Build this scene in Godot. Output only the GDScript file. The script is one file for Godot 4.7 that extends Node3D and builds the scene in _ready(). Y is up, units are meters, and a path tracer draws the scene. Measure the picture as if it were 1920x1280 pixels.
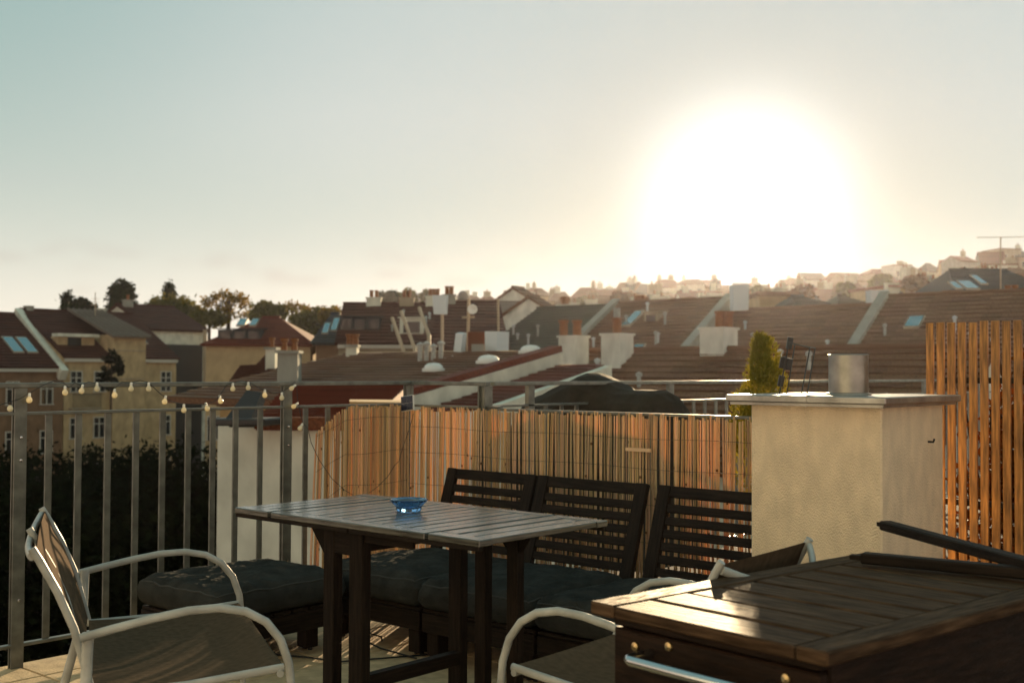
extends Node3D

# ---------------------------------------------------------------- mesh collector
class Mb:
	var v := PackedVector3Array()
	var n := PackedVector3Array()
	var uv := PackedVector2Array()
	var c := PackedColorArray()
	var tint := Color(1, 1, 1)
	var tinted := false
	var off := Vector2.ZERO

	func tri(a: Vector3, b: Vector3, d: Vector3, ua := Vector2.ZERO, ub := Vector2.ZERO, ud := Vector2.ZERO, na := Vector3.ZERO, nb := Vector3.ZERO, nd := Vector3.ZERO) -> void:
		var f := (b - a).cross(d - a).normalized()
		if na != Vector3.ZERO and f.dot(na + nb + nd) < 0.0:
			var p := b; b = d; d = p
			var q := ub; ub = ud; ud = q
			p = nb; nb = nd; nd = p
		v.append_array(PackedVector3Array([a, d, b]))
		uv.append_array(PackedVector2Array([ua + off, ud + off, ub + off]))
		if na == Vector3.ZERO:
			n.append_array(PackedVector3Array([f, f, f]))
		else:
			n.append_array(PackedVector3Array([na, nd, nb]))
		c.append_array(PackedColorArray([tint, tint, tint]))

	# corners counter-clockwise as seen from outside
	func quad(a: Vector3, b: Vector3, d: Vector3, e: Vector3, k := 1.0) -> void:
		var w := (b - a).length() * k
		var h := (e - a).length() * k
		var u0 := Vector2(0, 0)
		var u1 := Vector2(w, 0)
		var u2 := Vector2(w, h)
		var u3 := Vector2(0, h)
		if h > w:
			u0 = Vector2(0, 0); u1 = Vector2(0, w); u2 = Vector2(h, w); u3 = Vector2(h, 0)
		tri(a, b, d, u0, u1, u2)
		tri(a, d, e, u0, u2, u3)

	func quadn(a: Vector3, b: Vector3, d: Vector3, e: Vector3, na: Vector3, nb: Vector3, nd: Vector3, ne: Vector3, ua := Vector2.ZERO, ub := Vector2.ZERO, ud := Vector2.ZERO, ue := Vector2.ZERO) -> void:
		tri(a, b, d, ua, ub, ud, na, nb, nd)
		tri(a, d, e, ua, ud, ue, na, nd, ne)

	# box spanned by three half axes, edges chamfered by r
	func obox(p: Vector3, x: Vector3, y: Vector3, z: Vector3, r := 0.0) -> void:
		if x.cross(y).dot(z) < 0.0:
			z = -z
		var ax := [x, y, z]
		var s := [1.0, 1.0, 1.0]
		if r > 0.0:
			for i in 3:
				s[i] = maxf(0.05, 1.0 - r / ax[i].length())
		for i in 3:
			var a: Vector3 = ax[i]
			var b: Vector3 = ax[(i + 1) % 3]
			var d: Vector3 = ax[(i + 2) % 3]
			var sb: float = s[(i + 1) % 3]
			var sd: float = s[(i + 2) % 3]
			quad(p + a - b * sb - d * sd, p + a + b * sb - d * sd, p + a + b * sb + d * sd, p + a - b * sb + d * sd)
			quad(p - a - b * sb - d * sd, p - a - b * sb + d * sd, p - a + b * sb + d * sd, p - a + b * sb - d * sd)
			if r > 0.0:
				var sa: float = s[i]
				# edges between faces a and b, running along d
				quad(p + a + b * sb - d * sd, p + a * sa + b - d * sd, p + a * sa + b + d * sd, p + a + b * sb + d * sd)
				quad(p + a - b * sb + d * sd, p + a * sa - b + d * sd, p + a * sa - b - d * sd, p + a - b * sb - d * sd)
				quad(p - a + b * sb + d * sd, p - a * sa + b + d * sd, p - a * sa + b - d * sd, p - a + b * sb - d * sd)
				quad(p - a - b * sb - d * sd, p - a * sa - b - d * sd, p - a * sa - b + d * sd, p - a - b * sb + d * sd)
		if r > 0.0:
			for i in [-1.0, 1.0]:
				for j in [-1.0, 1.0]:
					for k in [-1.0, 1.0]:
						var p0 = p + x * i + y * j * s[1] + z * k * s[2]
						var p1 = p + x * i * s[0] + y * j + z * k * s[2]
						var p2 = p + x * i * s[0] + y * j * s[1] + z * k
						if i * j * k > 0.0:
							tri(p0, p1, p2)
						else:
							tri(p0, p2, p1)

	# axis-aligned box in terrace coordinates: b to the right, a away, h up
	func box(b0: float, b1: float, a0: float, a1: float, h0: float, h1: float, r := 0.0) -> void:
		obox(Vector3((b0 + b1) / 2, (h0 + h1) / 2, -(a0 + a1) / 2), Vector3((b1 - b0) / 2, 0, 0), Vector3(0, (h1 - h0) / 2, 0), Vector3(0, 0, (a1 - a0) / 2), r)

	# bar from p to q, width w across "side", thickness t
	func bar(p: Vector3, q: Vector3, side: Vector3, w: float, t: float, r := 0.0) -> void:
		var l := (q - p)
		var d := l.normalized()
		var s := (side - d * side.dot(d)).normalized()
		obox((p + q) / 2, l / 2, s * w / 2, d.cross(s) * t / 2, r)

	# tube through points; rx, ry: radii; up hints the second axis
	func tube(pts: Array, rx: float, ry := -1.0, sides := 10, caps := true, up := Vector3.UP) -> void:
		if ry < 0.0:
			ry = rx
		var rings := []
		var norms := []
		for i in pts.size():
			var d: Vector3 = (pts[mini(i + 1, pts.size() - 1)] - pts[maxi(i - 1, 0)]).normalized()
			var u := up - d * up.dot(d)
			if u.length() < 0.05:
				u = Vector3.RIGHT - d * d.x
			u = u.normalized()
			var w := u.cross(d)
			var ring := []
			var nn := []
			for k in sides:
				var t := TAU * k / sides
				ring.append(pts[i] + w * cos(t) * rx + u * sin(t) * ry)
				nn.append((w * cos(t) / rx + u * sin(t) / ry).normalized())
			rings.append(ring)
			norms.append(nn)
		for i in pts.size() - 1:
			for k in sides:
				var m := (k + 1) % sides
				quadn(rings[i][k], rings[i][m], rings[i + 1][m], rings[i + 1][k], norms[i][k], norms[i][m], norms[i + 1][m], norms[i + 1][k])
		if caps:
			for k in sides:
				var m := (k + 1) % sides
				tri(pts[0], rings[0][m], rings[0][k])
				tri(pts[-1], rings[-1][k], rings[-1][m])

	# surface of revolution about a vertical axis; profile of Vector2(radius, height) from bottom to top
	func lathe(o: Vector3, prof: Array, sides := 20, smooth := true, axis := Basis()) -> void:
		for i in prof.size() - 1:
			var p: Vector2 = prof[i]
			var q: Vector2 = prof[i + 1]
			var sl := Vector2(q.y - p.y, -(q.x - p.x)).normalized()
			for k in sides:
				var t0 := TAU * k / sides
				var t1 := TAU * (k + 1) / sides
				var e0 := axis * Vector3(cos(t0), 0, -sin(t0))
				var e1 := axis * Vector3(cos(t1), 0, -sin(t1))
				var up := axis * Vector3.UP
				var a := o + e0 * p.x + up * p.y
				var b := o + e1 * p.x + up * p.y
				var d := o + e1 * q.x + up * q.y
				var e := o + e0 * q.x + up * q.y
				var n0 := e0 * sl.x + up * sl.y
				var n1 := e1 * sl.x + up * sl.y
				if not smooth:
					n0 = ((e0 + e1).normalized() * sl.x + up * sl.y).normalized()
					n1 = n0
				if p.x > 0.0:
					tri(a, b, d, Vector2.ZERO, Vector2.ZERO, Vector2.ZERO, n0, n1, n1)
				if q.x > 0.0:
					tri(a, d, e, Vector2.ZERO, Vector2.ZERO, Vector2.ZERO, n0, n1, n0)

	# vertical-walled prism over a ground polygon (counter-clockwise from above), from h0 to h1
	func prism(poly: Array, h0: float, h1: float) -> void:
		var m := poly.size()
		for i in m:
			var p: Vector3 = poly[i]
			var q: Vector3 = poly[(i + 1) % m]
			quad(Vector3(p.x, h0, p.z), Vector3(q.x, h0, q.z), Vector3(q.x, h1, q.z), Vector3(p.x, h1, p.z))
		for i in range(1, m - 1):
			var a: Vector3 = poly[0]
			var b: Vector3 = poly[i]
			var d: Vector3 = poly[i + 1]
			tri(Vector3(a.x, h1, a.z), Vector3(b.x, h1, b.z), Vector3(d.x, h1, d.z))

	# slab of any flat polygon (counter-clockwise from outside), thick behind it
	func slab(poly: Array, t: float) -> void:
		var f: Vector3 = (poly[1] - poly[0]).cross(poly[2] - poly[0]).normalized()
		var m := poly.size()
		for i in range(1, m - 1):
			tri(poly[0], poly[i], poly[i + 1])
			tri(poly[0] - f * t, poly[i + 1] - f * t, poly[i] - f * t)
		for i in m:
			var p: Vector3 = poly[i]
			var q: Vector3 = poly[(i + 1) % m]
			quad(p - f * t, q - f * t, q, p)

	# roof slope laid in overlapping tile courses: eave e0 -> e1, ridge r0 -> r1
	func courses(e0: Vector3, e1: Vector3, r1: Vector3, r0: Vector3, step := 0.34, lift := 0.045, t := 0.12) -> void:
		var f := (e1 - e0).cross(r0 - e0).normalized()
		if f.y < 0.0:
			var q := e0; e0 = e1; e1 = q
			q = r0; r0 = r1; r1 = q
			f = (e1 - e0).cross(r0 - e0).normalized()
		tinted = true
		var r := RandomNumberGenerator.new()
		r.seed = int(absf(e0.x * 71.0 + e0.z * 13.0 + r1.y * 7.0))
		var m := maxi(3, int((r0 - e0).length() / step))
		var d := (e1 - e0).normalized()
		for i in m:
			var s := float(i) / m
			var z := float(i + 1) / m
			var a := e0.lerp(r0, s)
			var b := e1.lerp(r1, s)
			var g := e1.lerp(r1, z)
			var h := e0.lerp(r0, z)
			var runs := maxi(1, int((b - a).length() / (step * 2.4)))
			for k in runs:
				var k0 := float(k) / runs
				var k1 := float(k + 1) / runs
				var tn := r.randf_range(0.72, 1.18)
				tint = Color(tn, tn * r.randf_range(0.94, 1.04), tn * r.randf_range(0.9, 1.04))
				var up := f * lift * r.randf_range(0.75, 1.35)
				var aa := a.lerp(b, k0)
				var bb := a.lerp(b, k1)
				var gg := h.lerp(g, k1)
				var hh := h.lerp(g, k0)
				var u0 := (aa - e0).dot(d)
				var u1 := (bb - e0).dot(d)
				tri(aa + up, bb + up, gg, Vector2(u0, 0), Vector2(u1, 0), Vector2(u1, step))
				tri(aa + up, gg, hh, Vector2(u0, 0), Vector2(u1, step), Vector2(u0, step))
				tri(aa - f * 0.01, bb - f * 0.01, bb + up)
				tri(aa - f * 0.01, bb + up, aa + up)
			tint = Color(1, 1, 1)
		var q2 := [e0 - f * 0.012, e1 - f * 0.012, r1 - f * 0.012, r0 - f * 0.012]
		slab(q2, t)

	func mesh() -> ArrayMesh:
		var arr := []
		arr.resize(Mesh.ARRAY_MAX)
		arr[Mesh.ARRAY_VERTEX] = v
		arr[Mesh.ARRAY_NORMAL] = n
		arr[Mesh.ARRAY_TEX_UV] = uv
		if tinted:
			arr[Mesh.ARRAY_COLOR] = c
		var m := ArrayMesh.new()
		if v.size() > 0:
			m.add_surface_from_arrays(Mesh.PRIMITIVE_TRIANGLES, arr)
		return m

# ---------------------------------------------------------------- the camera's measure of the place
const F := 2167.27
const EYE := Vector3(0, 1.24, 0)
var RT: Vector3
var UPV: Vector3
var FW: Vector3
var FLAT_R: Vector3
var FLAT_F: Vector3
var used := {}
var rng := RandomNumberGenerator.new()
var M := {}

func W(b: float, a: float, h: float) -> Vector3:
	return Vector3(b, h, -a)

# the point that lies so many metres deep behind a place in the photograph (1920 x 1280)
func at(px: float, py: float, d: float) -> Vector3:
	return EYE + d * ((px - 960.0) / F * RT + (640.0 - py) / F * UPV + FW)

func numbered(called: String) -> String:
	if not used.has(called):
		used[called] = 0
		return called
	used[called] += 1
	return "%s_%03d" % [called, used[called]]

func thing(called: String, label: String, category: String, pos := Vector3.ZERO, group := "") -> Node3D:
	var o := Node3D.new()
	o.name = numbered(called)
	add_child(o, true)
	o.position = pos
	tag(o, label, category, group)
	return o

func tag(o: Node3D, label: String, category: String, group := "") -> void:
	o.set_meta("label", label)
	o.set_meta("category", category)
	if group != "":
		o.set_meta("group", group)

func part(root: Node3D, called: String, mb: Mb, mat: Material, stuff := false) -> MeshInstance3D:
	var o := MeshInstance3D.new()
	o.name = called
	o.mesh = mb.mesh()
	o.mesh.surface_set_material(0, mat)
	root.add_child(o, true)
	if not root is MeshInstance3D:
		o.position = -root.position
	if stuff:
		o.set_meta("kind", "stuff")
	return o

# one mesh that is a whole thing
func single(called: String, mb: Mb, mat: Material, label: String, category: String, group := "") -> MeshInstance3D:
	var o := MeshInstance3D.new()
	o.name = numbered(called)
	o.mesh = mb.mesh()
	o.mesh.surface_set_material(0, mat)
	add_child(o, true)
	tag(o, label, category, group)
	return o

func struct(called: String, mb: Mb, mat: Material, kind := "structure") -> MeshInstance3D:
	var o := MeshInstance3D.new()
	o.name = numbered(called)
	o.mesh = mb.mesh()
	if mb.v.size() > 0:
		o.mesh.surface_set_material(0, mat)
	add_child(o, true)
	o.set_meta("kind", kind)
	return o

# ---------------------------------------------------------------- materials
func noise_tex(freq: float, lo: float, hi: float, oct := 4, type := FastNoiseLite.TYPE_SIMPLEX_SMOOTH, size := 512, sd := 1) -> NoiseTexture2D:
	var t := NoiseTexture2D.new()
	var f := FastNoiseLite.new()
	f.seed = sd
	f.noise_type = type
	f.frequency = freq
	f.fractal_octaves = oct
	t.noise = f
	t.width = size
	t.height = size
	t.seamless = true
	var g := Gradient.new()
	g.offsets = PackedFloat32Array([0.0, 0.5, 1.0])
	var mid := (lo + hi) / 2
	g.colors = PackedColorArray([Color(lo, lo, lo), Color(mid, mid, mid), Color(hi, hi, hi)])
	t.color_ramp = g
	return t

func bump_tex(freq: float, strength: float, oct := 4, size := 512, sd := 5) -> NoiseTexture2D:
	var t := NoiseTexture2D.new()
	var f := FastNoiseLite.new()
	f.seed = sd
	f.frequency = freq
	f.fractal_octaves = oct
	t.noise = f
	t.width = size
	t.height = size
	t.seamless = true
	t.as_normal_map = true
	t.bump_strength = strength
	return t

func mat(r: float, g: float, b: float, rough := 0.8, metal := 0.0, spec := 0.5) -> StandardMaterial3D:
	var m := StandardMaterial3D.new()
	m.albedo_color = Color(r, g, b).linear_to_srgb()
	m.roughness = rough
	m.metallic = metal
	m.metallic_specular = spec
	return m

func grained(m: StandardMaterial3D, t: Texture2D, k: Vector3, bump: Texture2D = null, strength := 1.0, tri := true) -> StandardMaterial3D:
	m.albedo_texture = t
	m.uv1_scale = k
	m.uv1_triplanar = tri
	if bump:
		m.normal_enabled = true
		m.normal_texture = bump
		m.normal_scale = strength
	return m

func lit_through(m: StandardMaterial3D, c: Color) -> StandardMaterial3D:
	m.backlight_enabled = true
	m.backlight = c
	return m

func make_materials() -> void:
	var grain := noise_tex(0.012, 0.45, 1.0, 5, FastNoiseLite.TYPE_SIMPLEX_SMOOTH, 512, 3)
	var blot := noise_tex(0.006, 0.72, 1.0, 5, FastNoiseLite.TYPE_SIMPLEX_SMOOTH, 512, 8)
	var mild := noise_tex(0.012, 0.80, 1.0, 5, FastNoiseLite.TYPE_SIMPLEX_SMOOTH, 512, 18)
	var coarse := noise_tex(0.02, 0.5, 1.0, 4, FastNoiseLite.TYPE_SIMPLEX_SMOOTH, 512, 11)
	var cells := noise_tex(0.05, 0.55, 1.0, 3, FastNoiseLite.TYPE_VALUE_CUBIC, 512, 21)
	var fine := bump_tex(0.08, 3.0, 4)
	var weave := bump_tex(0.16, 6.0, 2, 512, 9)
	var woodb := bump_tex(0.02, 4.0, 4, 512, 14)
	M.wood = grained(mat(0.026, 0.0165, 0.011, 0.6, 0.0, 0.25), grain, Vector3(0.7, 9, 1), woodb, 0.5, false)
	M.tabletop = grained(mat(0.17, 0.16, 0.135, 0.2, 0.0, 0.7), grain, Vector3(0.7, 9, 1), woodb, 0.25, false)  # grey stained wood, its colour lightened for the sky sheen on the top
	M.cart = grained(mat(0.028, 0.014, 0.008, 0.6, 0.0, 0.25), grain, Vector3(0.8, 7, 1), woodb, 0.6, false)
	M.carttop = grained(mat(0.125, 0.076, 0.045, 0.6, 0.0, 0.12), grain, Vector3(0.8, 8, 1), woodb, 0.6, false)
	M.trellis = grained(mat(0.64, 0.285, 0.065, 0.5), grain, Vector3(0.8, 8, 1), woodb, 0.4, false)
	M.batten = grained(mat(0.05, 0.03, 0.02, 0.7), grain, Vector3(0.8, 8, 1), null, 0.4, false)
	M.cushion = grained(mat(0.050, 0.052, 0.050, 1.0, 0.0, 0.1), blot, Vector3(2.2, 2.2, 2.2), weave, 0.7)
	M.piping = mat(0.045, 0.047, 0.046, 1.0)
	M.white = grained(mat(0.5, 0.51, 0.49, 0.38), blot, Vector3(3, 3, 3))
	M.sling = grained(mat(0.125, 0.086, 0.056, 0.95, 0.0, 0.1), mild, Vector3(5, 5, 5), bump_tex(0.45, 5.0, 2, 512, 41), 0.35)
	M.reed = lit_through(mat(0.84, 0.63, 0.40, 0.6, 0.0, 0.3), Color(0.74, 0.50, 0.23))
	M.reed.vertex_color_use_as_albedo = true
	M.wire = mat(0.03, 0.025, 0.02, 0.5, 0.6)
	M.cord = mat(0.012, 0.012, 0.012, 0.5)
	M.steel = grained(mat(0.21, 0.215, 0.19, 0.42, 0.5), blot, Vector3(3, 3, 3))
	M.cap = grained(mat(0.42, 0.41, 0.39, 0.33, 0.7), blot, Vector3(2, 2, 2), fine, 0.2)
	M.flue = grained(mat(0.42, 0.41, 0.38, 0.42, 1.0), blot, Vector3(3, 3, 3))
	M.chrome = mat(0.55, 0.58, 0.6, 0.22, 1.0)
	M.brass = mat(0.55, 0.42, 0.22, 0.3, 1.0)
	M.plaster = grained(mat(0.88, 0.71, 0.50, 0.92), noise_tex(0.012, 0.90, 1.0, 5, FastNoiseLite.TYPE_SIMPLEX_SMOOTH, 512, 31), Vector3(1.8, 0.9, 1.8), bump_tex(0.22, 6.0, 3, 512, 77), 0.5)
	M.paver = []
	for i in 4:
		M.paver.append(grained(mat(0.58 + 0.03 * i, 0.415 + 0.025 * i, 0.235 + 0.018 * i, 0.85), mild, Vector3(1.7, 1.7, 1.7), fine, 0.4))
	M.grout = mat(0.05, 0.045, 0.04, 1.0)
	M.cover = grained(mat(0.05, 0.041, 0.03, 0.8, 0.0, 0.2), blot, Vector3(3, 3, 3), weave, 0.3)
	M.solar = mat(0.006, 0.014, 0.035, 0.15)
	M.white_plastic = mat(0.75, 0.75, 0.72, 0.4)
	M.black = mat(0.02, 0.018, 0.016, 0.5)
	M.bulb = lit_through(mat(0.85, 0.8, 0.66, 0.12), Color(0.9, 0.85, 0.7))
	M.blueglass = mat(0.22, 0.50, 0.92, 0.05)
	M.blueglass.albedo_color.a = 0.03
	M.blueglass.refraction_enabled = true
	M.blueglass.refraction_scale = 0.05
	M.glass = mat(0.012, 0.014, 0.016, 0.08)
	M.skylight = mat(0.25, 0.36, 0.4, 0.06, 0.85)
	M.frame = mat(0.5, 0.48, 0.42, 0.6)
	# walls and roofs of the town
	M.walls = {}
	for k in [["cream", 0.56, 0.42, 0.24], ["ochre", 0.46, 0.29, 0.12], ["brown", 0.25, 0.15, 0.085], ["grey", 0.36, 0.36, 0.32], ["pale", 0.80, 0.80, 0.69], ["white", 0.82, 0.82, 0.76], ["beige", 0.42, 0.35, 0.25], ["pink", 0.46, 0.33, 0.25]]:
		M.walls[k[0]] = grained(mat(k[1], k[2], k[3], 0.95), mild, Vector3(0.22, 0.13, 0.22), fine, 0.2)
	M.roofs = {}
	for k in [["red", 0.25, 0.058, 0.030], ["dark", 0.115, 0.034, 0.020], ["brown", 0.24, 0.105, 0.045], ["tile", 0.29, 0.150, 0.085], ["green", 0.050, 0.060, 0.040], ["slate", 0.085, 0.090, 0.095], ["orange", 0.26, 0.085, 0.035], ["light", 0.30, 0.24, 0.20]]:
		M.roofs[k[0]] = grained(mat(k[1], k[2], k[3], 0.75, 0.0, 0.3), cells, Vector3(1.3, 1.3, 1.3), null, 1.0, false)
		M.roofs[k[0]].vertex_color_use_as_albedo = true
	M.terracotta = grained(mat(0.40, 0.15, 0.05, 0.85), coarse, Vector3(2, 2, 2))
	M.flash = mat(0.50, 0.55, 0.58, 0.4, 0.5)
	M.pole = mat(0.42, 0.33, 0.24, 0.6, 0.2)
	M.panel = mat(0.60, 0.66, 0.70, 0.55)
	M.ground = grained(mat(0.055, 0.05, 0.035, 1.0), coarse, Vector3(0.05, 0.05, 0.05))
	M.bark = grained(mat(0.05, 0.038, 0.028, 1.0), coarse, Vector3(1, 1, 1))
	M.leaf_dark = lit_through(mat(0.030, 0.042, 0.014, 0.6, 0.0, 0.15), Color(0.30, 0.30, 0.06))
	M.leaf_painted_sun = lit_through(mat(0.29, 0.30, 0.075, 0.7, 0.0, 0.15), Color(1.0, 0.85, 0.2))  # sunlit glow put into the colour, far brighter than the other leaves
	M.leaf_painted_shade = mat(0.011, 0.014, 0.006, 0.9, 0.0, 0.05)  # courtyard shade put into the leaf colour, near black
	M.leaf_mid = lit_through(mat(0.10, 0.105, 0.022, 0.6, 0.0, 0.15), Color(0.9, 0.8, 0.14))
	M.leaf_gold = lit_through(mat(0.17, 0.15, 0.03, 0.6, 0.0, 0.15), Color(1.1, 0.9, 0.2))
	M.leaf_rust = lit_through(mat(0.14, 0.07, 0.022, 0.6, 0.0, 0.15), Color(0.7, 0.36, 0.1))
	for k in ["leaf_painted_shade", "leaf_painted_sun", "leaf_dark", "leaf_mid", "leaf_gold", "leaf_rust"]:
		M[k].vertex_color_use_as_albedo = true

# ---------------------------------------------------------------- sky
func sky_image() -> Image:
	var w := 1024
	var h := 512
	var im := Image.create_empty(w, h, false, Image.FORMAT_RGBF)
	var sun := SUN_AT.normalized()
	var f := FastNoiseLite.new()
	f.seed = 4
	f.frequency = 1.0
	f.fractal_octaves = 4
	for y in h:
		var el := (0.5 - (y + 0.5) / h) * PI
		var e := rad_to_deg(maxf(el, 0.0))
		var k := exp(-e / 8.0)
		for x in w:
			var az := (x + 0.5) / w * TAU
			if az > PI:
				az -= TAU
			var d := Vector3(sin(az) * cos(el), sin(el), -cos(az) * cos(el))
			var g := rad_to_deg(d.angle_to(sun))
			var c := Vector3(0.24 + 0.92 * k, 0.42 + 0.595 * k, 0.42 + 0.41 * k)
			c *= Vector3.ONE.lerp(Vector3(1.35, 1.0, 0.86), smoothstep(35.0, 120.0, g))
			c += Vector3(0.14, 0.09, 0.095) * smoothstep(38.0, 19.0, g) * smoothstep(6.0, 13.0, e)
			c *= 1.0 - 0.22 * exp(-pow(g / 13.0, 2.0))
			c += Vector3(0.30, 0.22, 0.20) * (exp(-pow(g / 19.0, 2.0)) * (0.65 + 0.35 * smoothstep(7.0, 18.0, e)) - 0.8 * exp(-pow(g / 13.0, 2.0))) + Vector3(0.9, 0.9, 0.85) * exp(-pow(g / 4.4, 2.6))
			# thin veils of cloud low over the roofs
			if e < 9.0 and e > 0.0:
				var q := f.get_noise_2d(az * 9.0, el * 70.0) * 0.5 + 0.5
				var band := exp(-pow((e - 4.4) / 1.5, 2.0))
				c -= Vector3(0.07, 0.10, 0.09) * band * smoothstep(0.56, 0.78, q)
			c *= SKY
			im.set_pixel(x, y, Color(c.x, c.y, c.z))
	return im

const SUN_AT := Vector3(-0.4915, 0.1393, -0.8597)
const SKY := 0.5
const EXPOSURE := 2.0
const SUN := 1.6

func _ready() -> void:
	rng.seed = 7
	# camera
	var yaw := deg_to_rad(41.17)
	var pitch := deg_to_rad(1.493)
	var roll := deg_to_rad(0.26)
	FLAT_R = W(cos(yaw), sin(yaw), 0)
	FLAT_F = W(-sin(yaw), cos(yaw), 0)
	FW = FLAT_F * cos(pitch) + Vector3.UP * sin(pitch)
	var u := Vector3.UP * cos(pitch) - FLAT_F * sin(pitch)
	RT = FLAT_R * cos(roll) + u * sin(roll)
	UPV = u * cos(roll) - FLAT_R * sin(roll)
	var cam := Camera3D.new()
	cam.name = "camera"
	cam.transform = Transform3D(Basis(RT, UPV, -FW), EYE)
	cam.fov = rad_to_deg(2.0 * atan(640.0 / F))
	cam.near = 0.05
	cam.far = 3000.0
	var lens := CameraAttributesPhysical.new()
	lens.frustum_focal_length = 12.0 / (640.0 / F)
	lens.frustum_focus_distance = 4.3
	lens.frustum_near = 0.05
	lens.frustum_far = 3000.0
	lens.exposure_aperture = 4.5
	cam.attributes = lens
	add_child(cam)
	cam.current = true
	# sky, air and exposure
	var env := Environment.new()
	env.background_mode = Environment.BG_SKY
	var sky := Sky.new()
	var pano := PanoramaSkyMaterial.new()
	pano.panorama = ImageTexture.create_from_image(sky_image())
	sky.sky_material = pano
	env.sky = sky
	env.tonemap_mode = Environment.TONE_MAPPER_LINEAR
	env.tonemap_exposure = EXPOSURE
	env.volumetric_fog_enabled = true
	env.volumetric_fog_density = 0.00013
	env.volumetric_fog_albedo = Color(0.94, 0.94, 1.0)
	env.volumetric_fog_anisotropy = 0.8
	env.sdfgi_enabled = true
	env.ssao_enabled = true
	env.ssil_enabled = true
	var we := WorldEnvironment.new()
	we.name = "world"
	we.environment = env
	add_child(we)
	# the low evening sun
	var sun := DirectionalLight3D.new()
	sun.name = "sun"
	sun.light_color = Color(1.0, 0.87, 0.68)
	sun.light_energy = SUN
	sun.light_angular_distance = 0.5
	sun.shadow_enabled = true
	add_child(sun)
	sun.look_at_from_position(Vector3.ZERO, -Vector3(-0.4897, 0.1480, -0.8592))
	make_materials()
	terrain()
	terrace()
	railings()
	chimney()
	town()
	trees()
	reeds()
	seating()
	table()
	chairs()
	cart()
	trellis()
	small_things()

# ---------------------------------------------------------------- ground, terrace, rails
func ground_h(x: float, d: float) -> float:
	var u := clampf(x / maxf(d, 1.0) / (960.0 / F), -1.3, 1.3)
	return -18.0 + smoothstep(50.0, 260.0, d) * (27.0 + 9.5 * u)

func cam_flat(x: float, d: float, h: float) -> Vector3:
	var p := FLAT_R * x + FLAT_F * d
	return Vector3(p.x, h, p.z)

func terrain() -> void:
	var mb := Mb.new()
	var ds := [-60.0, 0.0, 30.0, 50.0, 65.0, 80.0, 95.0, 110.0, 125.0, 140.0, 155.0, 170.0, 185.0, 200.0, 215.0, 230.0, 245.0, 260.0, 300.0]
	var xs := []
	for i in 21:
		xs.append(-200.0 + 20.0 * i)
	for i in ds.size() - 1:
		for j in xs.size() - 1:
			var q := []
			for k in [[0, 0], [0, 1], [1, 1], [1, 0]]:
				var d: float = ds[i + k[0]]
				var x: float = xs[j + k[1]]
				q.append(cam_flat(x, d, ground_h(x, d)))
			mb.quad(q[0], q[1], q[2], q[3])
	struct("ground", mb, M.ground)

func terrace() -> void:
	var mb := Mb.new()
	# bedding under the pavers, and the slab itself
	mb.box(-4.86, 1.6, -3.4, 4.62, -0.35, -0.032)
	mb.box(-4.30, 1.6, 4.62, 13.0, -0.35, -0.006)
	mb.box(-1.80, 1.6, -3.4, 4.62, -0.031, -0.004)
	mb.box(-4.86, -1.80, -3.4, 1.372, -0.031, -0.004)
	var floor := struct("terrace_floor", mb, M.grout)
	for i in 9:
		for j in 7:
			var b0 := -4.535 + 0.345 * (i - 1)
			var b1 := b0 + 0.339
			if i == 0:
				b0 = -4.80
				b1 = -4.541
			if i == 8:
				b1 = -1.80
			var a0 := 1.38 + 0.465 * j
			var a1 := minf(a0 + 0.459, 4.60)
			var z := rng.randf_range(-0.003, 0.001)
			var p := Mb.new()
			p.box(b0, b1, a0, a1, -0.03, z, 0.004)
			part(floor, "paver", p, M.paver[rng.randi() % 4])
	var wall := Mb.new()
	wall.box(-4.82, 1.55, -3.35, 4.58, -18.0, -0.352)
	wall.box(-4.26, 1.55, 4.581, 12.9, -18.0, -0.352)
	struct("building_wall", wall, M.walls.cream)
	# unseen house front behind the camera, placed to bounce sun onto the chimney
	wall = Mb.new()
	wall.box(-4.82, -1.6, -1.9, -1.6, -0.35, 3.3)
	wall.box(-0.5, 1.6, -1.9, -1.6, -0.35, 3.3)
	wall.box(-1.5995, -0.5005, -1.9, -1.6, 2.2, 3.3)
	wall.box(-1.5995, -0.5005, -2.1, -1.901, -0.35, 2.2)
	struct("unseen_house_front", wall, M.walls.white)

func baluster(root: Node3D, b: float, a: float, h0: float, h1: float, along_a: bool) -> void:
	var p := Mb.new()
	if along_a:
		p.box(b - 0.005, b + 0.005, a - 0.0145, a + 0.0145, h0, h1)
	else:
		p.box(b - 0.0145, b + 0.0145, a - 0.005, a + 0.005, h0, h1)
	part(root, "baluster", p, M.steel)

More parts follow.
